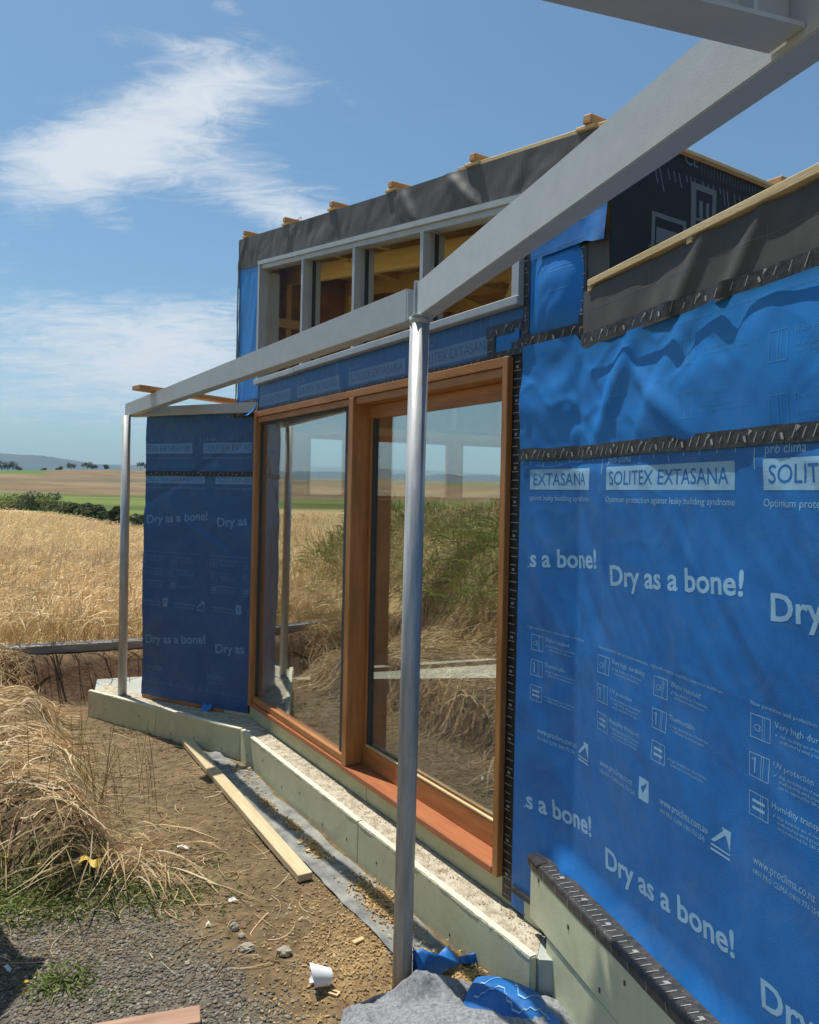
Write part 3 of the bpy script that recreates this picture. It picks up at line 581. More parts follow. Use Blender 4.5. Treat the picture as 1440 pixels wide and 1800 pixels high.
# tape over the top of the foot board
V = []; n = 300
for i in range(n):
    u = -1.9 + 4.585 * i / (n - 1); j = 0.0025 * float(vnoise(u * 40, 0, 5)); k = 0.004 * float(vnoise(u * 9, 3, 6))
    V += [RIGHT.P(u, 0.020 + k, 0.508), RIGHT.P(u, 0.070 + k, 0.4985 + j), RIGHT.P(u, 0.090 + k, 0.4965 + j), RIGHT.P(u, 0.1035 + j, 0.492 + j), RIGHT.P(u, 0.1045, 0.478), RIGHT.P(u, 0.1022, 0.455 + k)]
ft = mesh_obj('tape', V, [[6 * i + a, 6 * i + a + 1, 6 * i + a + 7, 6 * i + a + 6] for i in range(n - 1) for a in range(5)], 'tape', rw, True)
V, Fc = [], []
def mk(u, w, c0, c1, z0, z1):
    b = len(V); V.extend([RIGHT.P(u, c0, z0), RIGHT.P(u + w, c0, z0), RIGHT.P(u + w + 0.006, c1, z1), RIGHT.P(u + 0.006, c1, z1)]); Fc.append([b, b + 1, b + 2, b + 3])
for i in range(74):
    u = 0.4 + i * 0.031
    mk(u, 0.0034, 0.044, 0.088, 0.5025, 0.4995)
    if i % 3 == 0: mk(u + 0.01, 0.0032, 0.1062, 0.1062, 0.462, 0.488)
    if i % 5 == 2: mk(u, 0.014, 0.052, 0.070, 0.5020, 0.5010)
tag(mesh_obj('tape_lettering', V, Fc, 'tape_print', ft), kind='stuff')
RIGHT.box('tape_fold', (2.60, 2.69), (0.03, 0.108), (0.487, 0.502), 'tape', rw, 0.006)
# batten along the low roof edge
RIGHT.box('roof_batten', (-1.9, 2.455), (-0.012, 0.030), (2.672, 2.697), 'pine', rw, 0.002)
for s in (2.445, 1.885, 1.32, 0.75): RIGHT.box('batten_packer', (s - 0.012, s + 0.012), (-0.01, 0.027), (2.655, 2.672), 'pine', rw, 0.001)

# ---- left wall
lw = boxes(LEFT, 'left_wall', 'wall_panel', [((0.03, 1.085), (-0.14, -0.012), (0.2, 2.475)), ((1.0, 1.085), (-1.3, -0.14), (0.2, 2.47))], 'plywood', house)
def d_left(u, z):
    x = -u
    w = 0.012 * fbm(x * 2.2 + z * 0.8, z * 2.0, 101, 3) + 0.006 * vnoise(x * 8 + z * 6, z * 3 - x * 2, 102)
    w = w + 0.010 * np.exp(-((z - 1.56 - (0.5 - u) * -0.55) / 0.03) ** 2) * np.exp(-((u - 0.42) / 0.25) ** 2) - 0.008 * np.exp(-((z - 2.17 + (u - 0.3) * 0.5) / 0.03) ** 2)
    w = w + 0.02 * np.maximum(0, 0.10 - np.abs(vnoise(x * 4 + z * 3, z * 4 - x * 2, 105))) + 0.012 * np.maximum(0, 0.10 - np.abs(vnoise(x * 9 - z * 5, z * 7, 106)))
    return 0.012 + w * 1.25
sheet('membrane', map_left, 0.0, 1.092, 0.232, 2.035, d_left, 'membrane_blue_shaded', lw, 0.014)
sheet('membrane', map_left, 0.0, 1.092, 2.03, 2.484, lambda u, z: d_left(u, z) + 0.003, 'membrane_blue_shaded', lw, 0.014)
pr = Print(map_left, d_left, (0.01, 1.085, 0.25, 2.01)); kn = Print(map_left, d_left, (0.01, 1.085, 0.25, 2.01), 0.0027)
roll_print(pr, kn, 1.09, 0.018, 0, 2); 
for u in (1.03, 0.40): pr.text('SOLITEX', u, 0.44, 0.035, 0.16, res=1); pr.text('Optimum protection', u, 0.415, 0.012, 0.17, res=1)
pr.quad(1.08, 0.02, 0.345, 0.347, 30)
for i in range(14): pr.quad(1.07 - i * 0.075, 1.067 - i * 0.075, 0.347, 0.375 + (0.03 if i % 4 == 0 else 0), 1, 2)
pr.build('lettering', 'print_grey', lw); kn.build('lettering', 'print_blue', lw)
dl2 = lambda u, z: d_left(u, z) + 0.003
pr = Print(map_left, dl2, (0.01, 1.085, 2.05, 2.47)); kn = Print(map_left, dl2, (0.01, 1.085, 2.05, 2.47), 0.0027)
roll_print(pr, kn, 1.214, 0.255, 0, 2, False, False); pr.build('lettering', 'print_grey', lw); kn.build('lettering', 'print_blue', lw)
tape_strip(map_left, 0.0, 1.09, 2.008, 2.044, lw, 'tape_black', 0.016, zero, 31)
tape_strip(map_left, 0.0, 0.50, 2.452, 2.486, lw, 'tape', 0.016, zero, 32)
sheet('membrane', map_left, 0.34, 0.43, lambda u: 0.196 + 0.5 * np.abs(u - 0.385), 0.255, lambda u, z: 0.016 + 0.05 * np.clip((0.24 - z) / 0.05, 0, 1) + 0.012 * vnoise(u * 40, z * 40, 5), 'membrane_blue_sunlit', lw, 0.006)
LEFT.box('bottom_plate', (0.235, 1.085), (-0.05, 0.012), (0.205, 0.232), 'cedar', lw, 0.002)
LEFT.box('foam_upstand', (-0.05, 0.232), (-0.05, 0.010), (0.2045, 0.232), 'foam_stained', lw, 0.002)

# ---- upper side wall, dark
SIDE = Frame(-122.47, MAIN.P(1.93, 0, 0)); UD = 3.2
sw = boxes_mesh(SIDE, 'side_wall', [((-UD, -0.15), (-0.14, -0.012), (2.62, float(zroof(1.93)) - 0.005))], 'plywood', house)
map_side = lambda u, z, c: SIDE.P(u, c, z)
d_side = lambda u, z: 0.006 + 0.010 * fbm(u * 4, z * 4, 111, 3)
sheet('underlay_sheet', map_side, -UD, 0.002, 2.60, float(zroof(1.93)) + 0.012, d_side, 'underlay_black', sw, 0.02)
pk = Print(map_side, d_side, (-2.5, -0.01, 2.6, 3.3), 0.002); kk = Print(map_side, d_side, (-2.5, -0.01, 2.6, 3.3), 0.004)
pk.quad(-0.44, -0.60, 2.80, 3.15, 4, 8); kk.text('EN', -0.475, 3.125, 0.095, 0.29, vert=True, bold=0.03)
pk.outline(-0.215, -0.415, 2.70, 2.985, 0.018); pk.text('P', -0.25, 2.93, 0.12, 0.16, vert=True, bold=0.05)
pk.text('MENTO', -0.66, 3.05, 0.03, 0.25, vert=True); pk.text('www.proclima.com', -0.20, 2.86, 0.022, 0.3, vert=True); pk.text('CE', -0.40, 3.21, 0.05, 0.08)
for i in range(26):
    pk.quad(-0.10 - i * 0.035, -0.106 - i * 0.035, 3.13 - 0.02 * (i % 3) + 0.02 * math.sin(i), 3.165, 1, 1, 0.3)
    pk.quad(-0.50 - i * 0.02, -0.502 - i * 0.02, 3.19, 3.25, 1, 1)
pk.build('underlay_lettering', 'underlay_print', sw); kk.build('underlay_lettering', 'underlay_black', sw)
ew = prism(MAIN, 'end_wall', [(5.70, 2.48), (5.80, 2.48), (5.80, 3.85), (5.70, 3.84)], -UD, -0.15, 'ceiling_ply', house)
for c in np.arange(-0.35, -3.1, -0.55): MAIN.box('stud', (5.64, 5.698), (c - 0.0225, c + 0.0225), (2.5, 3.66), 'pine_yellow', ew, 0.002)
for z in (2.78, 3.20): MAIN.box('noggin', (5.60, 5.638), (-3.1, -0.2), (z, z + 0.07), 'pine_yellow', ew, 0.002)
bwall = MAIN.box('back_wall', (1.95, 5.79), (-UD - 0.1, -UD), (2.56, 2.66), 'pine_orange', house, 0.003)   # bare stud framing
for s in np.arange(2.0, 5.8, 0.6): prism(MAIN, 'stud', [(s, 2.662), (s + 0.045, 2.662), (s + 0.045, float(zroof(s)) - 0.01), (s, float(zroof(s)) - 0.01)], -UD - 0.095, -UD - 0.005, 'pine_orange', bwall)

# ---- roofs
ur = prism(MAIN, 'upper_roof', [(1.915, float(zroof(1.915)) - 0.002), (5.83, float(zroof(5.83)) - 0.002), (5.83, float(zroof(5.83)) + 0.014), (1.915, float(zroof(1.915)) + 0.014)], -UD - 0.1, 0.0, 'ceiling_ply', house)
slope = math.atan(0.1643); RS = MAIN.R @ Matrix.Rotation(slope, 3, 'Y')
def roof_box(name, s, c0, c1, dz0, dz1, w, m):
    ctr = MAIN.P(s, (c0 + c1) / 2, float(zroof(s)) + (dz0 + dz1) / 2)
    return box(name, ctr, RS, (w, abs(c1 - c0), dz1 - dz0), m, ur, 0.003)
for px, py in ((436, 415), (507, 398), (590, 372), (695, 335), (840, 292), (1043, 222)):
    s, _ = main_sz(px, py + 10); roof_box('roof_batten', s, 0.035, -UD, 0.03, 0.062, 0.04, 'pine_orange'); roof_box('batten_packer', s + 0.02, 0.025, -0.5, 0.014, 0.03, 0.10, 'pine')
# edge battens
V0 = float(zroof(2.38)); box('edge_batten', MAIN.P(2.40, -0.012, V0 + 0.024), RS, (0.95, 0.045, 0.018), 'pine', ur, 0.002)
SIDE.box('edge_batten', (-UD, -0.05), (-0.03, 0.012), (float(zroof(1.93)) + 0.014, float(zroof(1.93)) + 0.03), 'pine', ur, 0.002)
SIDE.box('roof_batten', (-1.12, -1.03), (-0.25, 0.02), (float(zroof(1.93)) + 0.032, float(zroof(1.93)) + 0.075), 'pine_orange', ur, 0.003)
for s in (2.25, 2.85, 3.45, 4.05, 4.65, 5.25, 5.62): roof_box('rafter', s, -0.16, -UD + 0.02, -0.17, -0.006, 0.045, 'pine_yellow')
for c in (-0.35, -0.9, -1.8, -2.7):
    ctr = MAIN.P(3.87, c, float(zroof(3.87)) - 0.235); box('purlin', ctr, RS, (3.75, 0.045, 0.12), 'pine_yellow', ur, 0.003)
for k, (s0, c0, s1, c1) in enumerate(((2.4, -0.3, 3.6, -2.6), (3.5, -0.3, 4.7, -2.6), (4.6, -0.3, 5.6, -2.4))):
    p0 = Vector(MAIN.P(s0, c0, float(zroof(s0)) - 0.20)); p1 = Vector(MAIN.P(s1, c1, float(zroof(s1)) - 0.20)); d = (p1 - p0)
    box('brace', (p0 + p1) / 2, d.to_track_quat('X', 'Z').to_matrix(), (d.length, 0.07, 0.035), 'pine_yellow', ur, 0.002)
for k, (q0, q1) in enumerate((((2.7, -0.35, 3.20), (4.3, -1.25, 2.72)), ((3.5, -0.40, 3.34), (5.2, -1.30, 2.80)), ((4.4, -0.35, 3.52), (5.58, -1.10, 2.95)), ((3.1, -0.9, 2.75), (4.9, -1.5, 3.45)))):
    a0, a1 = Vector(MAIN.P(*q0)), Vector(MAIN.P(*q1)); d = a1 - a0; box('brace', (a0 + a1) / 2, d.to_track_quat('X', 'Z').to_matrix(), (d.length, 0.035, 0.09), 'pine_yellow', ur, 0.002)
UA, UB, UC, UE = (inner(MAIN.P(5.80, -UD - 0.1, 0)), inner(MAIN.P(1.93, -UD - 0.1, 0)), inner(RIGHT.P(-2, -4.7, 0)), inner(RE))
g_ = lambda s, c: inner(MAIN.P(s, c, 0))
lr = plate('low_roof', [g_(6.6, -UD - 0.42), g_(1.2, -UD - 0.42), UC, UE, inner(A_)], 2.60, 2.64, 'plywood', house)   # an open strip is left behind the upper room
plate('roof_panel', [inner(A_), inner(LEFT.P(1.09, 0, 0)), inner(LEFT.P(0.25, 0, 0)), inner(MAIN.P(5.80, -0.1, 0)), UA], 2.485, 2.515, 'plywood', lr)
plate('roof_panel', [inner(RIGHT.P(2.44, -0.02, 0)), inner(MAIN.P(1.93, -0.05, 0)), UB, UC, inner(RIGHT.P(-2, -0.02, 0))], 2.625, 2.655, 'underlay_dark', lr)

# ---- rear wall with its windows, seen through the glass
def rear_s(px):
    r = ray(px, 800)[:2]; M2 = np.array([[r[0], -REAR.d[0]], [r[1], -REAR.d[1]]]); return float(np.linalg.solve(M2, A_)[1])
w0a, w0b, w1a, w1b, w2a, w2b = (rear_s(p) for p in (540, 612, 646, 795, 810, 905))
rear = boxes(REAR, 'rear_wall', 'wall_panel', [((0, 8.8), (0.0, 0.12), (0.15, 1.84)), ((0, 8.8), (0.0, 0.12), (2.50, 2.64)), ((0, w0a), (0, 0.12), (1.84, 2.5)), ((w0b, w1a), (0, 0.12), (1.84, 2.5)), ((w1b, w2a), (0, 0.12), (1.84, 2.5)), ((w2b, 8.8), (0, 0.12), (1.84, 2.5))], 'plywood', house)
for a, b in ((w0a, w0b), (w1a, w1b), (w2a, w2b)):
    fr = boxes(REAR, 'window', 'frame', [((a, b), (0.03, 0.09), (2.455, 2.499)), ((a, b), (0.03, 0.09), (1.841, 1.88)), ((a + 0.001, a + 0.045), (0.03, 0.09), (1.88, 2.455)), ((b - 0.045, b - 0.001), (0.03, 0.09), (1.88, 2.455))], 'cedar_v', house)
    REAR.box('glass_pane', (a + 0.045, b - 0.045), (0.055, 0.06), (1.88, 2.455), 'clear_glass', fr, 0)
boxes_mesh(REAR, 'end_side_wall', [((6.4, 6.5), (-6.5, -0.02), (0.2, 2.6))], 'plywood', house)
for s in np.arange(0.4, 6.3, 0.6):
    REAR.box('stud', (s, s + 0.045), (-0.045, -0.002), (0.2, 2.6), 'pine_orange', rear, 0.002) if not any(a - 0.06 < s < b + 0.02 for a, b in ((w0a, w0b), (w1a, w1b), (w2a, w2b))) else None

# ---- sliding timber door
DS0, DS1, DZ0, DZ1 = 2.444, 5.357, 0.310, 2.486
door = boxes(MAIN, 'sliding_door', 'head_rail', [((DS0 + 0.036, DS1 - 0.045), (-0.12, 0.030), (2.446, DZ1)), ((DS0 + 0.036, DS1 - 0.045), (-0.12, 0.018), (2.405, 2.444))], 'cedar', house)
tag(door, 'orange timber framed sliding door with two tall glass panes')
MAIN.box('jamb', (DS0, DS0 + 0.036), (-0.12, 0.034), (DZ0, DZ1), 'cedar_v', door, 0.003)
MAIN.box('jamb', (DS1 - 0.045, DS1), (-0.12, 0.034), (DZ0, DZ1), 'cedar_v', door, 0.003)
MAIN.box('mullion', (3.80, 3.855), (-0.13, 0.034), (DZ0 + 0.036, 2.444), 'cedar_v', door, 0.003)
MAIN.box('sill', (DS0 + 0.036, 3.855), (-0.13, 0.036), (DZ0, DZ0 + 0.034), 'cedar_red', door, 0.004)
MAIN.box('sill', (3.856, DS1 - 0.045), (-0.12, 0.026), (DZ0, DZ0 + 0.030), 'cedar_red', door, 0.003)
MAIN.box('bottom_rail', (3.856, DS1 - 0.045), (-0.06, 0.014), (DZ0 + 0.031, DZ0 + 0.075), 'cedar', door, 0.004)
# recessed sliding sash
for q in [((DS0 + 0.037, 3.799), (-0.125, -0.075), (DZ0 + 0.035, DZ0 + 0.145)), ((DS0 + 0.037, 3.799), (-0.125, -0.075), (2.33, 2.404))]: MAIN.box('sash_rail', *q, 'cedar', door, 0.002)
MAIN.box('sash_stile', (3.772, 3.798), (-0.124, -0.076), (DZ0 + 0.146, 2.329), 'cedar_v', door, 0.002)
MAIN.box('sash_stile', (DS0 + 0.038, DS0 + 0.075), (-0.124, -0.090), (DZ0 + 0.146, 2.329), 'cedar_v', door, 0.002)
MAIN.box('glazing_bead', (DS0 + 0.04, 3.77), (-0.09, -0.074), (DZ0 + 0.1455, DZ0 + 0.156), 'pine', door, 0.002)
MAIN.box('glass_pane', (DS0 + 0.05, 3.78), (-0.104, -0.099), (DZ0 + 0.13, 2.345), 'door_glass', door, 0)
MAIN.box('glass_pane', (3.85, DS1 - 0.04), (-0.018, -0.013), (DZ0 + 0.06, 2.425), 'door_glass', door, 0)
for q in [((3.856, DS1 - 0.046), (-0.05, -0.001), (2.388, 2.404)), ((DS1 - 0.062, DS1 - 0.046), (-0.05, -0.003), (DZ0 + 0.076, 2.387)), ((3.8555, 3.955), (-0.05, -0.003), (DZ0 + 0.076, 2.387)), ((3.752, 3.7715), (-0.11, -0.085), (DZ0 + 0.157, 2.329))]: MAIN.box('gasket', *q, 'gasket', door, 0.001)

# ---- clerestory window
CS0, CS1, CZ = 2.385, 5.348, 2.70
def fr_prism(s0, s1, c0, c1, zb, zt, m, parent, name): return prism(MAIN, name, [(s0, zb(s0)), (s1, zb(s1)), (s1, zt(s1)), (s0, zt(s0))], c0, c1, m, parent)
zh = lambda s: float(zhead(s)); cz = lambda s: CZ
cl = fr_prism(CS0, CS1, -0.06, 0.032, lambda s: zh(s) - 0.03, lambda s: zh(s) - 0.003, 'aluminium_white', house, 'clerestory_window')
tag(cl, 'raked strip window in pale grey frame under the dark roof edge')
fr_prism(CS0 + 0.02, CS1 - 0.02, -0.06, 0.016, lambda s: zh(s) - 0.060, lambda s: zh(s) - 0.0305, 'aluminium_white', cl, 'frame_head')
MAIN.box('window_sill', (CS0 - 0.005, 3.20), (-0.06, 0.045), (CZ - 0.012, CZ + 0.026), 'aluminium_white', cl, 0.004)
MAIN.box('window_sill', (3.204, 4.62), (-0.06, 0.045), (CZ - 0.012, CZ + 0.026), 'aluminium_white', cl, 0.004)
MAIN.box('window_sill', (4.624, CS1 + 0.01), (-0.06, 0.045), (CZ - 0.015, CZ + 0.023), 'aluminium_white', cl, 0.004)
fr_prism(CS1 - 0.035, CS1 - 0.001, -0.06, 0.03, lambda s: CZ + 0.027, lambda s: zh(s) - 0.0315, 'aluminium_white', cl, 'frame_jamb')
fr_prism(CS0 + 0.001, CS0 + 0.045, -0.06, 0.034, lambda s: CZ + 0.027, lambda s: zh(s) - 0.0315, 'aluminium_white', cl, 'frame_jamb')
fr_prism(CS0 + 0.046, CS0 + 0.062, -0.06, 0.012, lambda s: CZ + 0.027, lambda s: zh(s) - 0.061, 'aluminium_white', cl, 'frame_jamb')
ms = [CS0 + 0.075, 3.145, 3.862, 4.577, CS1 - 0.035]
for s in ms[1:4]:
    fr_prism(s - 0.014, s + 0.014, -0.05, 0.018, lambda q: CZ + 0.027, lambda q: zh(q) - 0.0605, 'aluminium_white', cl, 'mullion')
    fr_prism(s - 0.016, s + 0.016, -0.075, -0.051, lambda q: CZ + 0.027, lambda q: zh(q) - 0.0605, 'gasket', cl, 'gasket')
    fr_prism(s - 0.015, s + 0.015, -0.11, -0.076, lambda q: CZ + 0.027, lambda q: zh(q) - 0.0605, 'liner_grey', cl, 'jamb_liner')
for a, b in zip(ms[:-1], ms[1:]): fr_prism(a + 0.015, b - 0.015, -0.028, -0.023, lambda q: CZ + 0.02, lambda q: zh(q) - 0.06, 'clear_glass', cl, 'glass_pane')
fr_prism(CS1 - 0.06, CS1 - 0.037, -0.12, -0.03, lambda s: CZ + 0.027, lambda s: zh(s) - 0.08, 'liner_grey', cl, 'jamb_liner')

# ------------------------------------------------------------------ steel veranda frame
def cyl_obj(name, p0, p1, r, m, parent, seg=28):
    p0, p1 = Vector(p0), Vector(p1); d = p1 - p0; bm = bmesh.new()
    bmesh.ops.create_cone(bm, segments=seg, radius1=r, radius2=r, depth=d.length, cap_ends=True)
    W = Matrix.Translation((p0 + p1) / 2) @ d.to_track_quat('Z', 'Y').to_matrix().to_4x4()
    o = bm_obj(name, bm, m, parent, W); 
    for p in o.data.polygons: p.use_smooth = len(p.vertices) == 4
    return o
POST = Vector((0.010, 2.918, 0.0)); LPOST = Vector((-2.313, 6.184, 0.2))
ver = empty('veranda_frame', POST, 'grey steel veranda frame of round posts and channel beams in front of the house', 'steel frame')
tag(cyl_obj('post', POST + Vector((0, 0, -0.05)), Vector((0.025, 2.918, 2.584)), 0.0375, 'galvanised', ver), 'shiny galvanised round post standing before the sliding door')
tag(cyl_obj('post', LPOST, Vector((-2.328, 6.184, 2.495)), 0.035, 'galvanised', ver), 'galvanised round post at the far end of the slab')
box('base_plate', (LPOST.x, LPOST.y, 0.207), MAIN.R, (0.12, 0.12, 0.008), 'galvanised', ver, 0.001)
def channel(name, p0, p1, h0, h1, nin, fl, parent, m='steel_grey', tw=0.007):
    # outer web face runs p0 -> p1 (bottom edge), flanges point along nin
    p0, p1, nin = (np.array(v, float) for v in (p0, p1, nin)); prof = lambda h: [(0, 0), (fl, 0), (fl, tw), (tw, tw * 1.4), (tw, h - tw * 1.4), (fl, h - tw), (fl, h), (0, h)]
    V = [p + nin * a + np.array([0, 0, b]) for p, h in ((p0, h0), (p1, h1)) for a, b in prof(h)]
    n = 8; Fc = [[i, (i + 1) % n, (i + 1) % n + n, i + n] for i in range(n)]
    Fc += [[0, 1, 2, 3], [0, 3, 4, 7], [4, 5, 6, 7]] + [[j + 8 for j in q][::-1] for q in ([0, 1, 2, 3], [0, 3, 4, 7], [4, 5, 6, 7])]
    o = mesh_obj(name, V, Fc, m, parent); bm = bmesh.new(); bm.from_mesh(o.data); bmesh.ops.recalc_face_normals(bm, faces=bm.faces)
    eds = [e for e in bm.edges if len(e.link_faces) == 2 and e.calc_face_angle(0) > 0.9]
    bmesh.ops.bevel(bm, geom=eds, offset=0.0022, segments=2, affect='EDGES'); bm.to_mesh(o.data); bm.free(); return o
BL0 = np.array([-0.028, 2.972, 2.579]); BL1 = np.array([-2.372, 6.270, 2.495]); bd_ = BL1 - BL0; bn = np.array([bd_[1], -bd_[0], 0]); bn /= np.linalg.norm(bn)
channel('beam', BL0, BL1, 0.130, 0.104, bn, 0.068, ver)
BR0 = RIGHT.P(2.786, 0.577, 2.584); BR1 = RIGHT.P(-1.6, 0.577, 2.584)
channel('beam', BR0, BR1, 0.134, 0.134, -RIGHT.n, 0.066, ver)
box('end_plate', BL0 + bn * 0.03 + np.array([0.004, -0.008, 0.062]), MAIN.R, (0.008, 0.06, 0.105), 'steel_grey', ver, 0.001)
box('end_plate', np.array(BR0) + np.array([-0.006, 0.006, 0.067]) - RIGHT.n * 0.02, RIGHT.R, (0.010, 0.05, 0.15), 'steel_grey', ver, 0.001)
for k in range(2): cyl_obj('bolt', BL0 + bn * -0.009 + (BL1 - BL0) * 0.006 + np.array([0, 0, 0.035 + 0.06 * k]), BL0 + bn * 0.004 + (BL1 - BL0) * 0.006 + np.array([0, 0, 0.035 + 0.06 * k]), 0.008, 'galvanised', ver, 8) if False else None
cyl_obj('weld_collar', (0.0248, 2.918, 2.556), (0.025, 2.918, 2.583), 0.0395, 'steel_grey', ver)
box('cap_plate', (0.025, 2.915, 2.5815), RIGHT.R, (0.10, 0.075, 0.005), 'steel_grey', ver, 0.001)
# cross beam overhead, at right angles to the right-hand beam
def beam_i(name, s0, s1, c0, c1, z, h, parent):
    t = 0.007; sm = (s0 + s1) / 2
    return boxes_mesh(RIGHT, name, [((s0, s1), (c0, c1), (z, z + t)), ((s0, s1), (c0, c1), (z + h - t, z + h)), ((sm - t / 2, sm + t / 2), (c0, c1), (z + t, z + h - t))], 'steel_grey', parent)
beam_i('beam', 0.896, 0.968, 0.579, 4.2, 2.600, 0.115, ver)
RIGHT.box('stiffener', (0.90, 0.93), (0.66, 0.668), (2.608, 2.707), 'steel_grey', ver, 0.001)
cb0 = LEFT.P(1.24, 0.045, 2.487); cb1 = LEFT.P(-0.12, 0.045, 2.487)
channel('beam', cb0, cb1, 0.075, 0.075, -LEFT.n, 0.06, ver)
p0 = np.array([-2.03, 5.57, 2.645]); p1 = np.array([-1.16, 6.38, 2.605]); d = Vector(p1 - p0)
tag(box('timber_plank', (p0 + p1) / 2, d.to_track_quat('X', 'Z').to_matrix(), (d.length, 0.14, 0.032), 'pine_orange', None, 0.002), 'short brown plank laid flat across the top of the far veranda beam', 'plank')
# ------------------------------------------------------------------ ground
def fr_c(f, x, y): return (x - f.o[0]) * f.n[0] + (y - f.o[1]) * f.n[1]
def fr_s(f, x, y): return (x - f.o[0]) * f.d[0] + (y - f.o[1]) * f.d[1]
def yedge(x): return 6.98 + (x + 2.48) * 0.31
def inside(x, y, m=0.06): return ((fr_c(RIGHT, x, y) < m) | (fr_c(MAIN, x, y) < m) | (fr_c(LEFT, x, y) < m)) & (fr_s(LEFT, x, y) < 1.2) & (np.hypot(x, y) < 14)
def field_edge(x, y): return (y - 31.0) - (x + 11.0) * (62.0 / -39.0)          # > 0 beyond the hedge
def mound(x, y):
    n = 0.22 * fbm(x * 1.3, y * 1.3, 201, 3)
    return sstep(0.0, 0.42, -(x + 1.20 + 0.62 * (y - 3.65) + n)) * sstep(3.48, 3.84, y + 0.5 * n) * (1 - 0.6 * sstep(5.4, 6.4, y))
def bank(x, y): return sstep(0.0, 1.6, -(x + 0.66 * y + 0.5)) * sstep(-1.5, 1.0, y) * (1 - sstep(7.0, 10.0, y)) * (1 - sstep(9.0, 14.0, -x))
def ground_h(x, y, fine=True):
    x = np.asarray(x, float); y = np.asarray(y, float); r = np.hypot(x, y)
    far = np.maximum(r, 8) - 8
    terr = sstep(-0.30, -0.08, y - yedge(x) + 0.10 * fbm(x * 2.2, y * 2.2, 207, 3)) * (x < -1.5) * sstep(-1.5, -2.2, x)
    terr = np.maximum(terr, sstep(9.0, 12.0, r))
    h = terr * 0.40 - 0.012 * np.minimum(far, 95) * sstep(8, 11, r)
    hillr = sstep(230, 610, r) - 1.6 * sstep(660, 1500, r)
    h = h + hillr * (13.2 + 5.0 * fbm(x / 190.0, y / 190.0, 203, 3)) + sstep(120, 300, r) * 1.6 * fbm(x / 60.0, y / 60.0, 204, 3)
    h = h + 0.31 * mound(x, y) * (1 - terr) + 1.0 * bank(x, y) * (1 + 0.35 * fbm(x * 0.6, y * 0.6, 205, 2))
    if fine:
        near = 1 - sstep(9, 30, r)
        h = h + near * (0.016 * fbm(x * 3, y * 3, 211, 4) + 0.045 * mound(x, y) * fbm(x * 5, y * 5, 212, 3))
    return np.where(inside(x, y, 0.02), -0.09, h)
ang = np.concatenate([np.arange(-100, 48, 0.36), np.arange(48, 260, 4.0)]) * math.pi / 180; ang = np.append(ang, ang[0] + 2 * math.pi)
rad = [0.0, 0.5, 1.0, 1.4]
while rad[-1] < 6400: rad.append(rad[-1] * (1.0165 if rad[-1] < 60 else 1.035))
rad = np.array(rad); RR, AA = np.meshgrid(rad, ang, indexing='ij'); GX = RR * np.sin(AA); GY = RR * np.cos(AA); GZ = ground_h(GX, GY)
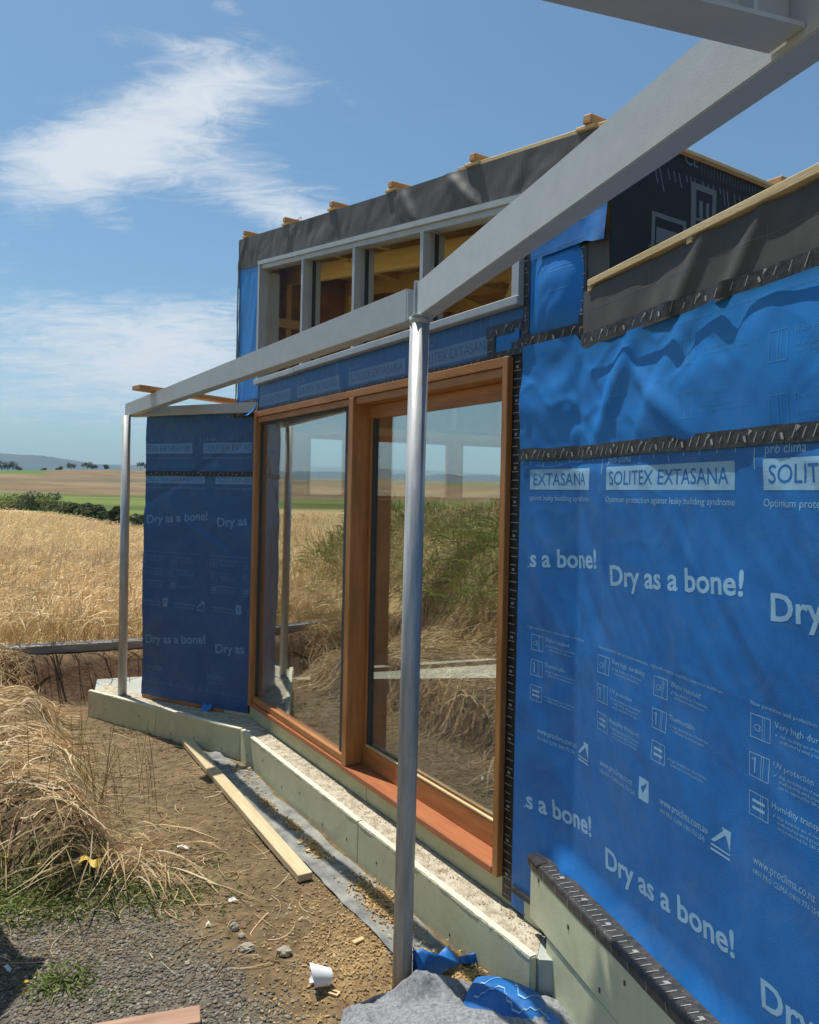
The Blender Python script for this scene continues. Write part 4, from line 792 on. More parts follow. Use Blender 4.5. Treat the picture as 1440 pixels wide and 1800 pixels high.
def zone(x, y):
    r = np.hypot(x, y); n1 = fbm(x * 1.7, y * 1.7, 221, 4)[..., None]; n2 = fbm(x * 0.02, y * 0.02, 222, 4)[..., None]; n3 = fbm(x * 0.006, y * 0.006, 223, 3)[..., None]
    ones = np.ones(x.shape + (1,)); C = lambda *c: ones * np.array(c)
    lerp = lambda a, b, t: a * (1 - t) + b * t
    dirt = lerp(C(0.150, 0.105, 0.056), C(0.215, 0.155, 0.086), np.clip(n1 + 0.5, 0, 1))
    gravel = lerp(C(0.125, 0.110, 0.084), C(0.175, 0.155, 0.120), np.clip(n1 + 0.5, 0, 1))
    g = sstep(0.0, 0.55, 3.50 - y + 0.35 * x * (x > -0.6) + 0.5 * fbm(x * 1.5, y * 1.5, 225, 3) - 0.9 * sstep(-0.75, 0.1, x))[..., None]
    col = lerp(dirt, gravel, g)
    saw = (np.exp(-((x + 0.12) / 0.22) ** 2 - ((y - 3.15) / 0.5) ** 2) * (0.6 + fbm(x * 4, y * 4, 229, 3)))[..., None]
    col = lerp(col, C(0.30, 0.20, 0.095), np.clip(saw, 0, 0.8))
    soil = C(0.13, 0.088, 0.056); m = np.clip(mound(x, y) * 1.3, 0, 1)[..., None]; col = lerp(col, soil, m)
    b = bank(x, y)[..., None]; col = lerp(col, C(0.36, 0.29, 0.14), np.clip(b * 1.5, 0, 1))
    fld = (sstep(-0.05, 0.3, y - yedge(x)) * (x < -1.8))[..., None]; fld = np.maximum(fld, sstep(9, 12, r)[..., None])
    cut = ((sstep(-0.42, -0.2, y - yedge(x)) * (1 - sstep(-0.15, 0.1, y - yedge(x)))) * (x < -1.8) * (r < 12))[..., None]; col = lerp(col, C(0.10, 0.062, 0.040), cut)
    wheat = lerp(C(0.50, 0.355, 0.165), C(0.59, 0.43, 0.215), np.clip(0.5 + 1.2 * fbm(x * 0.35, y * 0.06, 226, 3)[..., None], 0, 1))
    col = lerp(col, wheat, fld)
    ed = field_edge(x, y); bey = (sstep(0, 3, ed) * (x > -60) * sstep(26, 30, r) + sstep(100, 130, r) * 1.0); bey = np.clip(bey, 0, 1)[..., None]
    green = lerp(C(0.085, 0.115, 0.026), C(0.15, 0.195, 0.042), np.clip(0.5 + 2 * n2 + 0.5 * n3, 0, 1))
    tan = lerp(C(0.175, 0.115, 0.058), C(0.265, 0.195, 0.10), np.clip(0.5 + 1.3 * fbm(x / 45., y / 16., 227, 4)[..., None], 0, 1))
    tan = lerp(tan, C(0.11, 0.10, 0.06), np.clip(2.0 * fbm(x / 120., y / 40., 233, 3)[..., None], 0, 0.8))
    col = lerp(col, green, bey); hill = sstep(255, 300, r + 90 * n3[..., 0])[..., None]; col = lerp(col, tan, hill)
    az = np.degrees(np.arctan2(x, y)); gp = (sstep(-25.4, -26.2, az + 0.8 * n2[..., 0]) * sstep(470, 500, r) * (1 - sstep(575, 600, r)))[..., None]
    col = lerp(col, C(0.10, 0.17, 0.035), gp); col = lerp(col, C(0.05, 0.075, 0.04), sstep(1000, 1600, r)[..., None])
    return col
ground = mesh_obj('ground', np.stack([GX, GY, GZ], -1).reshape(-1, 3), grid_faces(len(rad), len(ang))[:, ::-1].copy(), 'ground', None, True, zone(GX, GY).reshape(-1, 3), origin=Vector((0, 0, 0)))
tag(ground, kind='structure')
# far mountains
az = np.radians(np.arange(-110, 70, 0.12)); mt = []
pxs = 720 + F_PX * np.tan(np.clip(az, -1.2, 1.2)); base = np.interp(pxs, [-900, -300, 0, 55, 85, 130, 168, 260, 600, 900, 1500], [36, 44, 50.5, 49.5, 48, 43.5, 38, 39.5, 46, 38, 30])
prof = base + 5 * fbm(az * 40, az * 0, 301, 4) * (0.25 + 0.75 * (pxs < -40)) + 0.8 * fbm(az * 300, az * 0, 302, 3)
rows = []
for k, (rr, fz) in enumerate(((5000, -0.08), (5080, 0.16), (5180, 0.38), (5300, 0.60), (5420, 0.83), (5520, 1.0), (5900, 0.9))):
    hh = CAM_H + prof / F_PX * 5520 * fz * (1 + (0.22 * fbm(az * 90, az * 0 + k * 1.7, 303, 4) if 0 < k < 5 else 0)); r_ = rr / np.cos(np.clip(az, -1.2, 1.2)) * np.cos(np.clip(az, -1.2, 1.2))
    rows.append(np.stack([rr * np.sin(az), rr * np.cos(az), hh / np.cos(az * 0)], -1))
tag(mesh_obj('mountains', np.stack(rows, 0).reshape(-1, 3), grid_faces(7, len(az)), 'forest', None, True, origin=Vector((0, 0, 0))), kind='structure')

# ------------------------------------------------------------------ ribbons: straw, wheat, grass
def ribbons(name, P, Wd, C, m='plant', side=None, label=None, cat=None, kind='stuff', top=0.6, parent=None):
    N, k, _ = P.shape; T = np.gradient(P, axis=1); T /= np.linalg.norm(T, axis=2, keepdims=True) + 1e-9
    rv = RNG.normal(size=(N, 1, 3)) if side is None else side
    S = np.cross(T, rv); S /= np.linalg.norm(S, axis=2, keepdims=True) + 1e-9
    V = np.stack([P - S * Wd[..., None] / 2, P + S * Wd[..., None] / 2], 2).reshape(-1, 3)
    i = (np.arange(N)[:, None] * k + np.arange(k - 1)[None, :]).reshape(-1) * 2
    Fq = np.stack([i, i + 1, i + 3, i + 2], 1); col = np.repeat(C, k * 2, axis=0) if C.ndim == 2 else np.repeat(C.reshape(-1, 3), 2, axis=0)
    o = mesh_obj(name, V, Fq, m, parent, True, col); 
    if parent is None: tag(o, label, cat, None, kind)
    return o
STRAW = np.array([[0.62, 0.46, 0.25], [0.72, 0.57, 0.34], [0.52, 0.38, 0.20], [0.78, 0.65, 0.43], [0.50, 0.33, 0.17]])
def pick(cols, n, jit=0.12): return cols[RNG.integers(0, len(cols), n)] * (1 + RNG.normal(size=(n, 1)) * jit).clip(0.6, 1.4)
def lying(n, x, y, heading, length, arch, lift, k=5):
    t = np.linspace(-0.5, 0.5, k)[None, :]; bend = RNG.normal(size=(n, 1)) * 0.35
    hd = heading[:, None] + bend * t * 2; L = length[:, None]
    X = x[:, None] + L * t * np.sin(hd); Y = y[:, None] + L * t * np.cos(hd)
    Z = ground_h(X, Y) + lift[:, None] + arch[:, None] * (1 - 4 * t * t) + RNG.normal(size=(n, 1)) * 0.05 * t * L * 2
    return np.stack([X, Y, np.maximum(Z, ground_h(X, Y) + 0.004)], -1)
# straw lying over the mound
n = 24000; x = RNG.uniform(-4.6, -1.12, n); y = RNG.uniform(3.55, 6.9, n)
ok = (mound(x, y) > 0.35) | ((y > 5.2) & (x < -1.25 - 0.62 * (y - 3.65)) & (y < yedge(x) + 0.3)); x, y = x[ok], y[ok]; keep = ~inside(x, y, 0.5) & (fr_c(FL, x, y) > 0.15) ; x, y = x[keep], y[keep]
thin = RNG.random(len(x)) < np.where((y < 3.95) & (x > -2.3), 0.35, 1.0) * np.clip(0.8 + 1.3 * fbm(x * 1.5, y * 1.5, 401, 2), 0.15, 1); x, y = x[thin], y[thin]; n = len(x)
hd = np.radians(80 + 60 * fbm(x * 0.9, y * 0.9, 402, 2) * 2 + RNG.normal(size=n) * 45)
P = lying(n, x, y, hd, RNG.uniform(0.12, 0.46, n), RNG.uniform(0.0, 0.035, n), np.abs(RNG.normal(size=n)) * 0.035)
ribbons('straw', P, np.full((n, 5), 0.0044) * RNG.uniform(0.5, 2.0, (n, 1)) * np.array([1, 1, 1, 1, 0.5]), pick(STRAW, n), label='dry golden straw lying over the earth mound', cat='straw')
n = 2200; x = RNG.uniform(-2.2, 0.0, n); y = RNG.uniform(3.0, 6.2, n); ok = (fr_c(MAIN, x, y) > 0.42) & (fr_c(FL, x, y) > 0.05) & (mound(x, y) < 0.4) & (RNG.random(n) < np.exp(-np.maximum(0, x + 1.2 + 0.62 * (y - 3.65)) * 2.2)); x, y = x[ok], y[ok]; n = len(x)
P = lying(n, x, y, RNG.uniform(0, 6.28, n), RNG.uniform(0.03, 0.22, n), RNG.uniform(0.0, 0.008, n), np.full(n, 0.004))
ribbons('straw', P, np.full((n, 5), 0.003) * RNG.uniform(0.7, 1.6, (n, 1)), pick(STRAW * 0.85, n), label='bits of broken straw scattered over the bare dirt path', cat='straw')
# stalks spilling over the near edge of the mound, with ears
def stalks(n, x, y, h, lean_h, lean, wid, ear=True, k=7, droop=0.25):
    t = np.linspace(0, 1, k)[None, :]; z0 = ground_h(x, y)[:, None]
    X = x[:, None] + np.sin(lean_h)[:, None] * lean[:, None] * (t + droop * t ** 3); Y = y[:, None] + np.cos(lean_h)[:, None] * lean[:, None] * (t + droop * t ** 3)
    Z = z0 - 0.02 + h[:, None] * (t - droop * t ** 4 * np.minimum(1, lean / (h * 0.5))[:, None])
    W = np.tile(wid[:, None], (1, k)); 
    if ear: W = W * np.array([1, 1, 0.9, 0.9, 3.2, 3.4, 0.5])[None, :]
    return np.stack([X, Y, Z], -1), W
n = 120; x = RNG.normal(-1.45, 0.16, n); y = RNG.normal(3.86, 0.12, n); lh = np.radians(RNG.uniform(70, 230, n)); P, W = stalks(n, x, y, RNG.uniform(0.05, 0.3, n), lh, RNG.uniform(0.12, 0.38, n), np.full(n, 0.0034), True, 7, 0.7); W[:, 4:6] *= 0.62
P[:, :, 2] = np.maximum(P[:, :, 2], ground_h(P[:, :, 0], P[:, :, 1]) + 0.006)
ribbons('straw', P, W, pick(STRAW, n), label='loose wheat stalks with ears drooping over the near edge of the mound', cat='straw')
n = 70; x = RNG.normal(-1.72, 0.12, n); y = RNG.normal(4.30, 0.25, n); P, W = stalks(n, x, y, RNG.uniform(0.2, 0.55, n), RNG.uniform(0, 6.28, n), RNG.uniform(0.03, 0.16, n), np.full(n, 0.0035), False, 6)
ribbons('grass', P, W, pick(np.array([[0.30, 0.22, 0.08], [0.36, 0.24, 0.10], [0.22, 0.19, 0.07]]), n), label='thin upright dry stems on the right shoulder of the mound', cat='grass')
# standing wheat
def wheat(name, n, a0, a1, r0, r1, hmin, wid, label, pw=0.5):
    a = np.radians(RNG.uniform(a0, a1, n)); r = np.sqrt(RNG.uniform(r0 ** 2, r1 ** 2, n)) if pw == 0.5 else r0 * (r1 / r0) ** RNG.random(n)
    x = r * np.sin(a); y = r * np.cos(a); ok = (field_edge(x, y) < -0.5) & ~inside(x, y, 0.3) & (y > yedge(x) + 0.12) & ((fr_s(LEFT, x, y) > 1.5)); ok &= RNG.random(n) < np.clip(0.75 + 1.2 * fbm(x * 0.8, y * 0.8, 411, 2), 0.05, 1); x, y, r = x[ok], y[ok], r[ok]; n = len(x)
    h = RNG.uniform(0.8, 1.12, n) * hmin * (1 + 0.35 * fbm(x * 0.7, y * 0.7, 412, 2))
    lh = np.radians(95 + RNG.normal(size=n) * 80); P, W = stalks(n, x, y, h, lh, RNG.uniform(0.05, 0.42, n), wid * RNG.uniform(0.8, 1.3, n) * np.maximum(1, r / 24.0), True, 7, 0.30); W[:, 4:6] *= 0.8
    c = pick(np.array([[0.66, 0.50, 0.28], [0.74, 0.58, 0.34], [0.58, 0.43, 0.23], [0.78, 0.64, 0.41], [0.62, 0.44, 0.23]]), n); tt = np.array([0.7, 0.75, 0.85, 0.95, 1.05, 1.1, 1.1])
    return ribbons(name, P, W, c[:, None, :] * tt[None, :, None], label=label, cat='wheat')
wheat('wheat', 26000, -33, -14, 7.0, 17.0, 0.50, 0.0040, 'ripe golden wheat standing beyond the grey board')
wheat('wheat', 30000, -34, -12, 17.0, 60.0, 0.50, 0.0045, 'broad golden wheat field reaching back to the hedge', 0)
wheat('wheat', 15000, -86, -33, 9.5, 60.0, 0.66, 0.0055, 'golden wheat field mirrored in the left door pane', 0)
# tall grass bank out to the left, mirrored in the glass
n = 30000; x = RNG.uniform(-11, -2.2, n); y = RNG.uniform(-0.6, 9.0, n); ok = (bank(x, y) > 0.12) & (x < -0.60 * y - 0.55); x, y = x[ok], y[ok]; n = len(x)
P, W = stalks(n, x, y, RNG.uniform(0.35, 0.85, n) * (0.8 + 0.5 * fbm(x, y, 421, 2)), RNG.uniform(0, 6.28, n), RNG.uniform(0.05, 0.4, n), RNG.uniform(0.0025, 0.0055, n), True, 7, 0.4)
gm = np.clip(0.32 + 2.4 * fbm(x * 0.55, y * 0.55, 422, 2), 0, 1)[:, None]; c = pick(np.array([[0.66, 0.56, 0.31], [0.56, 0.47, 0.24], [0.72, 0.63, 0.40]]), n) * (1 - gm) + pick(np.array([[0.15, 0.24, 0.05], [0.24, 0.31, 0.08]]), n) * gm
ribbons('grass', P, W, c, label='tall seeding grass on the bank mirrored in the right door pane', cat='grass')
# green weeds
def tuft(name, cx, cy, sx, sy, n, h, label, cols=np.array([[0.12, 0.17, 0.04], [0.17, 0.21, 0.055], [0.23, 0.25, 0.09]])):
    x = RNG.normal(cx, sx, n); y = RNG.normal(cy, sy, n); P, W = stalks(n, x, y, RNG.uniform(0.25, 1.0, n) * h, RNG.uniform(0, 6.28, n), RNG.uniform(0.2, 1.0, n) * h, RNG.uniform(0.003, 0.0095, n), False, 4, 0.4)
    W = W * np.array([0.5, 1.2, 1.0, 0.1])[None, :]; ribbons(name, P, W, pick(cols, n, 0.2), label=label, cat='weeds')
tuft('weeds', -1.76, 3.45, 0.22, 0.11, 4600, 0.062, 'green weeds at the foot of the mound by the left edge')
tuft('weeds', -1.28, 3.53, 0.24, 0.09, 3600, 0.05, 'green weeds under the drooping straw before the mound')
tuft('weeds', -1.02, 3.80, 0.11, 0.16, 1700, 0.04, 'low green weeds spreading right of the mound onto bare dirt')
tuft('weeds', -1.30, 2.90, 0.055, 0.05, 800, 0.06, 'small green tuft growing alone in the gravel')
tuft('weeds', -1.06, 2.83, 0.04, 0.035, 240, 0.045, 'smallest green tuft in the gravel above the reddish plank')
tuft('weeds', -2.02, 6.05, 0.18, 0.14, 500, 0.07, 'grey green weeds below the cut earth bank', np.array([[0.12, 0.13, 0.07], [0.18, 0.18, 0.10]]))
for i, (px, py, z) in enumerate(((32, 1505, 0.12), (10, 1518, 0.10), (46, 1738, 0.03), (70, 1437, 0.34))):
    p = atz(px, py, z); gz = float(ground_h(p[0], p[1])); V = [(p[0], p[1], gz + 0.05)]; k = 14
    for j in range(k): a = j * 2 * math.pi / k; r_ = 0.010 * (1 if j % 2 else 0.7); V.append((p[0] + r_ * math.cos(a), p[1] + r_ * math.sin(a), gz + 0.056))
    V += [(p[0] - 0.0015, p[1], gz - 0.01), (p[0] + 0.0015, p[1], gz - 0.01)]
    tag(mesh_obj('flower', V, [[0, j + 1, (j + 1) % k + 1] for j in range(k)] + [[0, k + 1, k + 2]], 'yellow_plastic', None), ('yellow flower among the green weeds near the left edge', 'yellow flower at the very left edge of the weeds', 'lone yellow flower on the shaded gravel', 'yellow flower on the straw above the weeds')[i], 'flower', 'yellow flowers')

# ------------------------------------------------------------------ loose stones, gravel, chips
ico = bmesh.new(); bmesh.ops.create_icosphere(ico, subdivisions=1, radius=1.0); IV = np.array([v.co[:] for v in ico.verts]); IF = np.array([[v.index for v in f.verts] for f in ico.faces]); ico.free()
def pebbles(name, x, y, r, cols, label, flat=0.6):
    n = len(x); q = RNG.normal(size=(n, 3, 3)); q, _ = np.linalg.qr(q); sc_ = RNG.uniform(0.55, 1.25, (n, 1, 3)); jit = RNG.uniform(0.75, 1.2, (n, 12, 1))
    V = np.einsum('nij,nkj->nki', q, IV[None] * jit * sc_) * r[:, None, None]; V[..., 2] *= flat; V += np.stack([x, y, ground_h(x, y) + r * 0.2], -1)[:, None, :]
    Fq = (IF[None] + np.arange(n)[:, None, None] * 12).reshape(-1, 3)
    tag(mesh_obj(name, V.reshape(-1, 3), Fq, 'pebble', None, False, np.repeat(cols, 12, axis=0)), label, 'gravel', None, 'stuff')
n = 34000; x = RNG.uniform(-2.1, 0.1, n); y = RNG.uniform(2.35, 3.75, n)
dens = sstep(0.0, 0.55, 3.50 - y + 0.35 * x * (x > -0.6) + 0.5 * fbm(x * 1.5, y * 1.5, 225, 3) - 0.9 * sstep(-0.75, 0.1, x)); ok = RNG.random(n) < dens * 0.98 + 0.015; x, y = x[ok], y[ok]; n = len(x)
pebbles('gravel', x, y, 0.0035 + 0.0075 * RNG.random(n) ** 2.0, pick(np.array([[0.165, 0.148, 0.118], [0.215, 0.195, 0.16], [0.12, 0.107, 0.086], [0.20, 0.16, 0.11], [0.26, 0.235, 0.195]]), n), 'grey gravel chips strewn over the near ground')
n = 9000; x = RNG.uniform(-2.4, 0.7, n); y = RNG.uniform(1.0, 2.36, n); ok = fr_c(RIGHT, x, y) > 0.12; x, y = x[ok], y[ok]; n = len(x)
pebbles('gravel', x, y, 0.005 + 0.009 * RNG.random(n) ** 2.0, pick(np.array([[0.165, 0.148, 0.118], [0.215, 0.195, 0.16], [0.12, 0.107, 0.086], [0.20, 0.16, 0.11]]), n), 'grey gravel in the foreground right under the camera')
n = 7000; x = RNG.uniform(-2.1, 0.1, n); y = RNG.uniform(3.0, 6.0, n); ok = (fr_c(MAIN, x, y) > 0.3) & (mound(x, y) < 0.1); x, y = x[ok], y[ok]; n = len(x)
pebbles('gravel', x, y, 0.003 + 0.008 * RNG.random(n) ** 4, pick(np.array([[0.24, 0.175, 0.10], [0.19, 0.135, 0.075], [0.29, 0.225, 0.145]]), n), 'small brown clods scattered on the bare dirt path')
def chips(name, x, y, z, size, cols, label):
    n = len(x); q = RNG.normal(size=(n, 3, 3)); q[:, 2] = q[:, 2] * 0.5 + np.array([0, 0, 1.6]); e1 = np.cross(q[:, 0], q[:, 2]); e1 /= np.linalg.norm(e1, axis=1, keepdims=True); e2 = np.cross(q[:, 2], e1); e2 /= np.linalg.norm(e2, axis=1, keepdims=True)
    a = size[:, None]; b = a * RNG.uniform(0.3, 0.8, (n, 1)); c = np.stack([x, y, z], -1)
    V = np.stack([c - e1 * a - e2 * b, c + e1 * a - e2 * b * 0.7, c + e1 * a * 0.8 + e2 * b, c - e1 * a * 0.9 + e2 * b * 0.8], 1).reshape(-1, 3)
    tag(mesh_obj(name, V, np.arange(n * 4).reshape(n, 4), 'plant', None, False, np.repeat(cols, 4, axis=0)), label, 'wood chips', None, 'stuff')
CHIP = np.array([[0.60, 0.40, 0.17], [0.68, 0.49, 0.24], [0.50, 0.31, 0.12], [0.62, 0.45, 0.25]])

# ------------------------------------------------------------------ geotextile strip along the foundation
def geo_z(s, c): return 0.010 + 0.012 * (fbm(s * 5, c * 9, 501, 3) + 0.3) + 0.010 * np.abs(vnoise(s * 11 + c * 6, c * 7, 502)) + 0.05 * np.exp(-((s - 5.0) / 0.35) ** 2) * np.abs(fbm(s * 9, c * 9, 503, 3))
ns, nv = 260, 26; S_ = np.linspace(2.45, 5.35, ns); edge = 0.415 + 0.022 * vnoise(S_ * 3.5, 0, 504) + 0.010 * vnoise(S_ * 12, 0, 505) - 0.06 * sstep(5.0, 5.35, S_); lo = 0.195 + 0.02 * vnoise(S_ * 5, 1, 506) + 0.06 * sstep(4.7, 5.3, S_)
SS = np.repeat(S_[:, None], nv, 1); CC = lo[:, None] + (edge - lo)[:, None] * np.linspace(0, 1, nv)[None, :]
PG = MAIN.P(SS, CC, 0); PG[..., 2] = np.maximum(ground_h(PG[..., 0], PG[..., 1]), -0.02) + geo_z(SS, CC); PG[:, -1, 2] -= 0.006
tag(mesh_obj('geotextile_sheet', PG.reshape(-1, 3), grid_faces(ns, nv), 'geotextile', None, True), 'long dusty grey fabric strip lying on the ground beside the foundation', 'fabric')
# crumpled ends further back
for (px, py, L_, w_, lab) in ((385, 1306, 0.26, 0.13, 'pale grey fabric scrap lying flat below the far foundation board'), (375, 1284, 0.20, 0.08, 'dark crumpled fabric scrap against the far foundation board')):
    p = atz(px, py, 0.02) + np.array([-0.35, 0.25, 0]) * 0.9; n_ = 24; uu, vv = np.meshgrid(np.linspace(-0.5, 0.5, n_), np.linspace(-0.5, 0.5, n_), indexing='ij'); X = p[0] + uu * L_ * 0.87 + vv * w_ * 0.5; Y = p[1] - uu * L_ * 0.5 + vv * w_ * 0.87
    dark = 'dark' in lab; Z = ground_h(X, Y) + 0.012 + (0.05 if dark else 0.012) * np.abs(fbm(uu * 5 + 3, vv * 5, 511 + dark, 3)) + (0.03 if dark else 0) * (1 - 4 * vv * vv)
    tag(mesh_obj('fabric_scrap', np.stack([X, Y, Z], -1).reshape(-1, 3), grid_faces(n_, n_), 'geotextile', None, True), lab, 'fabric')
# wood chips on and beside the strip
xs, ys, zs = [], [], []
for s, c, ds, dc, n in ((2.98, 0.27, 0.20, 0.05, 1500), (3.62, 0.30, 0.12, 0.03, 420), (3.95, 0.29, 0.10, 0.022, 200), (4.30, 0.30, 0.16, 0.022, 180), (4.8, 0.25, 0.25, 0.04, 160), (2.38, 0.28, 0.13, 0.07, 1300)):
    ss = RNG.normal(s, ds * 0.6, n); cc = np.clip(RNG.normal(c, dc * 0.7, n), 0.18, 0.6); p = MAIN.P(ss, cc, 0); xs.append(p[:, 0]); ys.append(p[:, 1]); zs.append(np.maximum(ground_h(p[:, 0], p[:, 1]), -0.02) + np.where(ss > 2.46, geo_z(ss, cc), 0.006) + 0.004 + RNG.random(n) * 0.010)
x = np.concatenate(xs); y = np.concatenate(ys); n = len(x); chips('wood_chips', x, y, np.concatenate(zs), RNG.uniform(0.003, 0.010, n), pick(CHIP, n), 'pale wood shavings heaped on the grey fabric strip')
n = 3200; x = RNG.normal(-0.16, 0.2, n); y = RNG.normal(3.15, 0.33, n); ok = fr_c(MAIN, x, y) > 0.39; x, y = x[ok], y[ok]; n = len(x); chips('wood_chips', x, y, ground_h(x, y) + 0.006, RNG.uniform(0.002, 0.008, n), pick(CHIP * 0.8, n), 'tan wood shavings trodden into the dirt before the post')

ss = RNG.uniform(2.15, 5.1, 1500); cc = np.clip(RNG.normal(0.05, 0.035, 1500), 0.008, 0.155); p = MAIN.P(ss, cc, 0); chips('wood_chips', p[:, 0], p[:, 1], np.where(cc > 0.132, 0.2185, 0.2065) + RNG.random(1500) * 0.002, RNG.uniform(0.001, 0.0045, 1500), pick(np.array([[0.42, 0.30, 0.16], [0.30, 0.20, 0.11], [0.62, 0.52, 0.36], [0.22, 0.16, 0.10]]), 1500), 'fine brown sawdust and crumbs on the slab ledge below the door')

# ------------------------------------------------------------------ loose things
def lay_board(name, q0, q1, w, th, m, label, cat, z=None, extra=0.0):
    p0 = np.array(q0, float); p1 = np.array(q1, float); z0 = float(ground_h(p0[0], p0[1])) if z is None else z[0]; z1 = float(ground_h(p1[0], p1[1])) if z is None else z[1]
    p0 = Vector((p0[0], p0[1], z0 + th / 2 + extra)); p1 = Vector((p1[0], p1[1], z1 + th / 2 + extra)); d = p1 - p0
    return tag(box(name, (p0 + p1) / 2, d.to_track_quat('X', 'Z').to_matrix(), (d.length, w, th), m, None, 0.002), label, cat)
a, b = atz(537, 1540, 0.035), atz(318, 1288, 0.035)
lay_board('timber_stud', a[:2], b[:2], 0.075, 0.035, 'pine_pale', 'long pale pine stud lying on the dirt beside the grey fabric strip', 'timber', None, 0.006)
a, b = atz(90, 1822, 0.04), atz(352, 1786, 0.04)
lay_board('timber_plank', (a[0] - 0.3, a[1] - 0.12), (b[0], b[1]), 0.09, 0.04, 'plank_red', 'reddish weathered plank lying on the gravel at the bottom edge', 'plank', None, 0.01)
a, b = atz(-40, 1147, 0.43), atz(262, 1132, 0.43)
lay_board('grey_board', a[:2], (b[0], b[1]), 0.16, 0.07, 'grey_board', 'long grey board lying along the edge of the wheat behind the far post', 'board', (0.40, 0.41), 0.0)
# paper cup, torn and lying on its side
def paper_cup(c):
    V = []; k, rr = 26, 9; a0, a1 = math.radians(-35), math.radians(245)
    for t in (0, 1):
        for i in range(k):
            an = a0 + (a1 - a0) * i / (k - 1)
            for j in range(rr):
                f = j / (rr - 1); r_ = 0.030 + 0.012 * f - t * 0.0008; ax = 0.075 * f * (1 + 0.25 * math.sin(an * 1.3)) - 0.02
                V.append((ax, r_ * math.cos(an), 0.034 + r_ * math.sin(an) * 0.95))
    n = k * rr; Fc = [[i * rr + j, i * rr + j + 1, (i + 1) * rr + j + 1, (i + 1) * rr + j] for i in range(k - 1) for j in range(rr - 1)]; Fc += [[q + n for q in f][::-1] for f in Fc]
    R = Matrix.Rotation(math.radians(205), 3, 'Z') @ Matrix.Rotation(math.radians(-18), 3, 'Y'); V = [tuple(R @ Vector(v) * 1.05 + Vector(c)) for v in V]
    return mesh_obj('paper_cup', V, Fc, 'paper', None, True)
p = atz(574, 1728, 0.02); gz = float(ground_h(p[0], p[1])); tag(paper_cup((p[0] - 0.02, p[1], gz + 0.006)), 'torn white paper cup lying on the gravel left of the post', 'paper cup')
for k, (px, py, lab) in enumerate(((588, 1744, 'small slotted wooden packer lying beside the white paper cup'), (630, 1655, 'small tan wood offcut lying between the stud and the post'))):
    p = atz(px, py, 0.01); gz = float(ground_h(p[0], p[1])); R = Matrix.Rotation(math.radians(-20 + 60 * k), 3, 'Z')
    if k == 0:
        root = boxes_mesh(Frame(115, (p[0], p[1], gz)), 'wood_packer', [((-0.02, 0.02), (-0.014, -0.005), (0.004, 0.010)), ((-0.02, 0.02), (0.005, 0.014), (0.004, 0.010)), ((0.012, 0.02), (-0.005, 0.005), (0.004, 0.010))], 'pine', None); tag(root, lab, 'wood scrap')
    else: tag(box('wood_offcut', (p[0], p[1], gz + 0.010), R, (0.055, 0.022, 0.008), 'pine', None, 0.001), lab, 'wood scrap')
# stones
for i, (px, py, r_, lab) in enumerate(((434, 1668, 0.026, 'pale wedge shaped stone in the gravel'), (412, 1632, 0.020, 'upright pale stone just above the wedge shaped one'), (425, 1645, 0.017, 'small flat pale stone between two larger pale stones'), (500, 1676, 0.030, 'rough grey clump of stone left of the wood shavings'), (330, 1690, 0.013, 'small grey stone alone on the open gravel'), (262, 1742, 0.012, 'small pale stone beside the gravel tufts'))):
    p = atz(px, py, 0.01); gz = float(ground_h(p[0], p[1])); bm = bmesh.new(); bmesh.ops.create_icosphere(bm, subdivisions=3, radius=r_)
    for v in bm.verts:
        n_ = v.co.normalized(); f = 1 + 0.30 * float(fbm(n_.x * 1.7 + i * 9, n_.y * 1.7 + n_.z * 2.3, 521 + i, 3)); v.co = Vector((v.co.x * f * (1.4 if i == 0 else 1.0), v.co.y * f * 0.8, v.co.z * f * (1.2 if i == 1 else 0.7)))
    tag(bm_obj('stone', bm, 'stone', None, Matrix.Translation((p[0], p[1], gz + r_ * 0.4))), lab, 'stone', 'loose stones')
for i, (px, py, L_, lab) in enumerate(((410, 1584, 0.045, 'white plastic scrap on the dirt left of the stud end'), (366, 1626, 0.022, 'tiny white scrap in the gravel'), (322, 1492, 0.07, 'curled white strip right of the mound'), (12, 1700, 0.04, 'white sliver on the shaded gravel'))):
    p = atz(px, py, 0.01); gz = float(ground_h(p[0], p[1])); n_ = 9; V = []
    for j in range(n_):
        t = j / (n_ - 1) - 0.5; V += [(p[0] + t * L_, p[1] - t * L_ * 0.35 - 0.006, gz + 0.012 + 0.008 * math.sin(t * 5 + i)), (p[0] + t * L_, p[1] - t * L_ * 0.35 + 0.006, gz + 0.018 + 0.006 * math.cos(t * 6))]
    tag(mesh_obj('litter_scrap', V, [[2 * j, 2 * j + 1, 2 * j + 3, 2 * j + 2] for j in range(n_ - 1)], 'white_litter', None, True), lab, 'litter', 'white litter')
p = atz(158, 1403, 0.42); V = []
for j in range(14):
    t = j / 13; V += [(p[0] - 0.04 + 0.10 * t, p[1] - 0.02 + 0.02 * math.sin(t * 6), float(ground_h(p[0], p[1])) + 0.035 + 0.010 * math.sin(t * 5)), (p[0] - 0.04 + 0.10 * t, p[1] + 0.012 + 0.02 * math.sin(t * 6), float(ground_h(p[0], p[1])) + 0.046 + 0.008 * math.cos(t * 7))]
tag(mesh_obj('plastic_strap', V, [[2 * j, 2 * j + 1, 2 * j + 3, 2 * j + 2] for j in range(13)], 'yellow_plastic', None, True), 'yellow plastic strap half buried in the straw mound', 'strap')
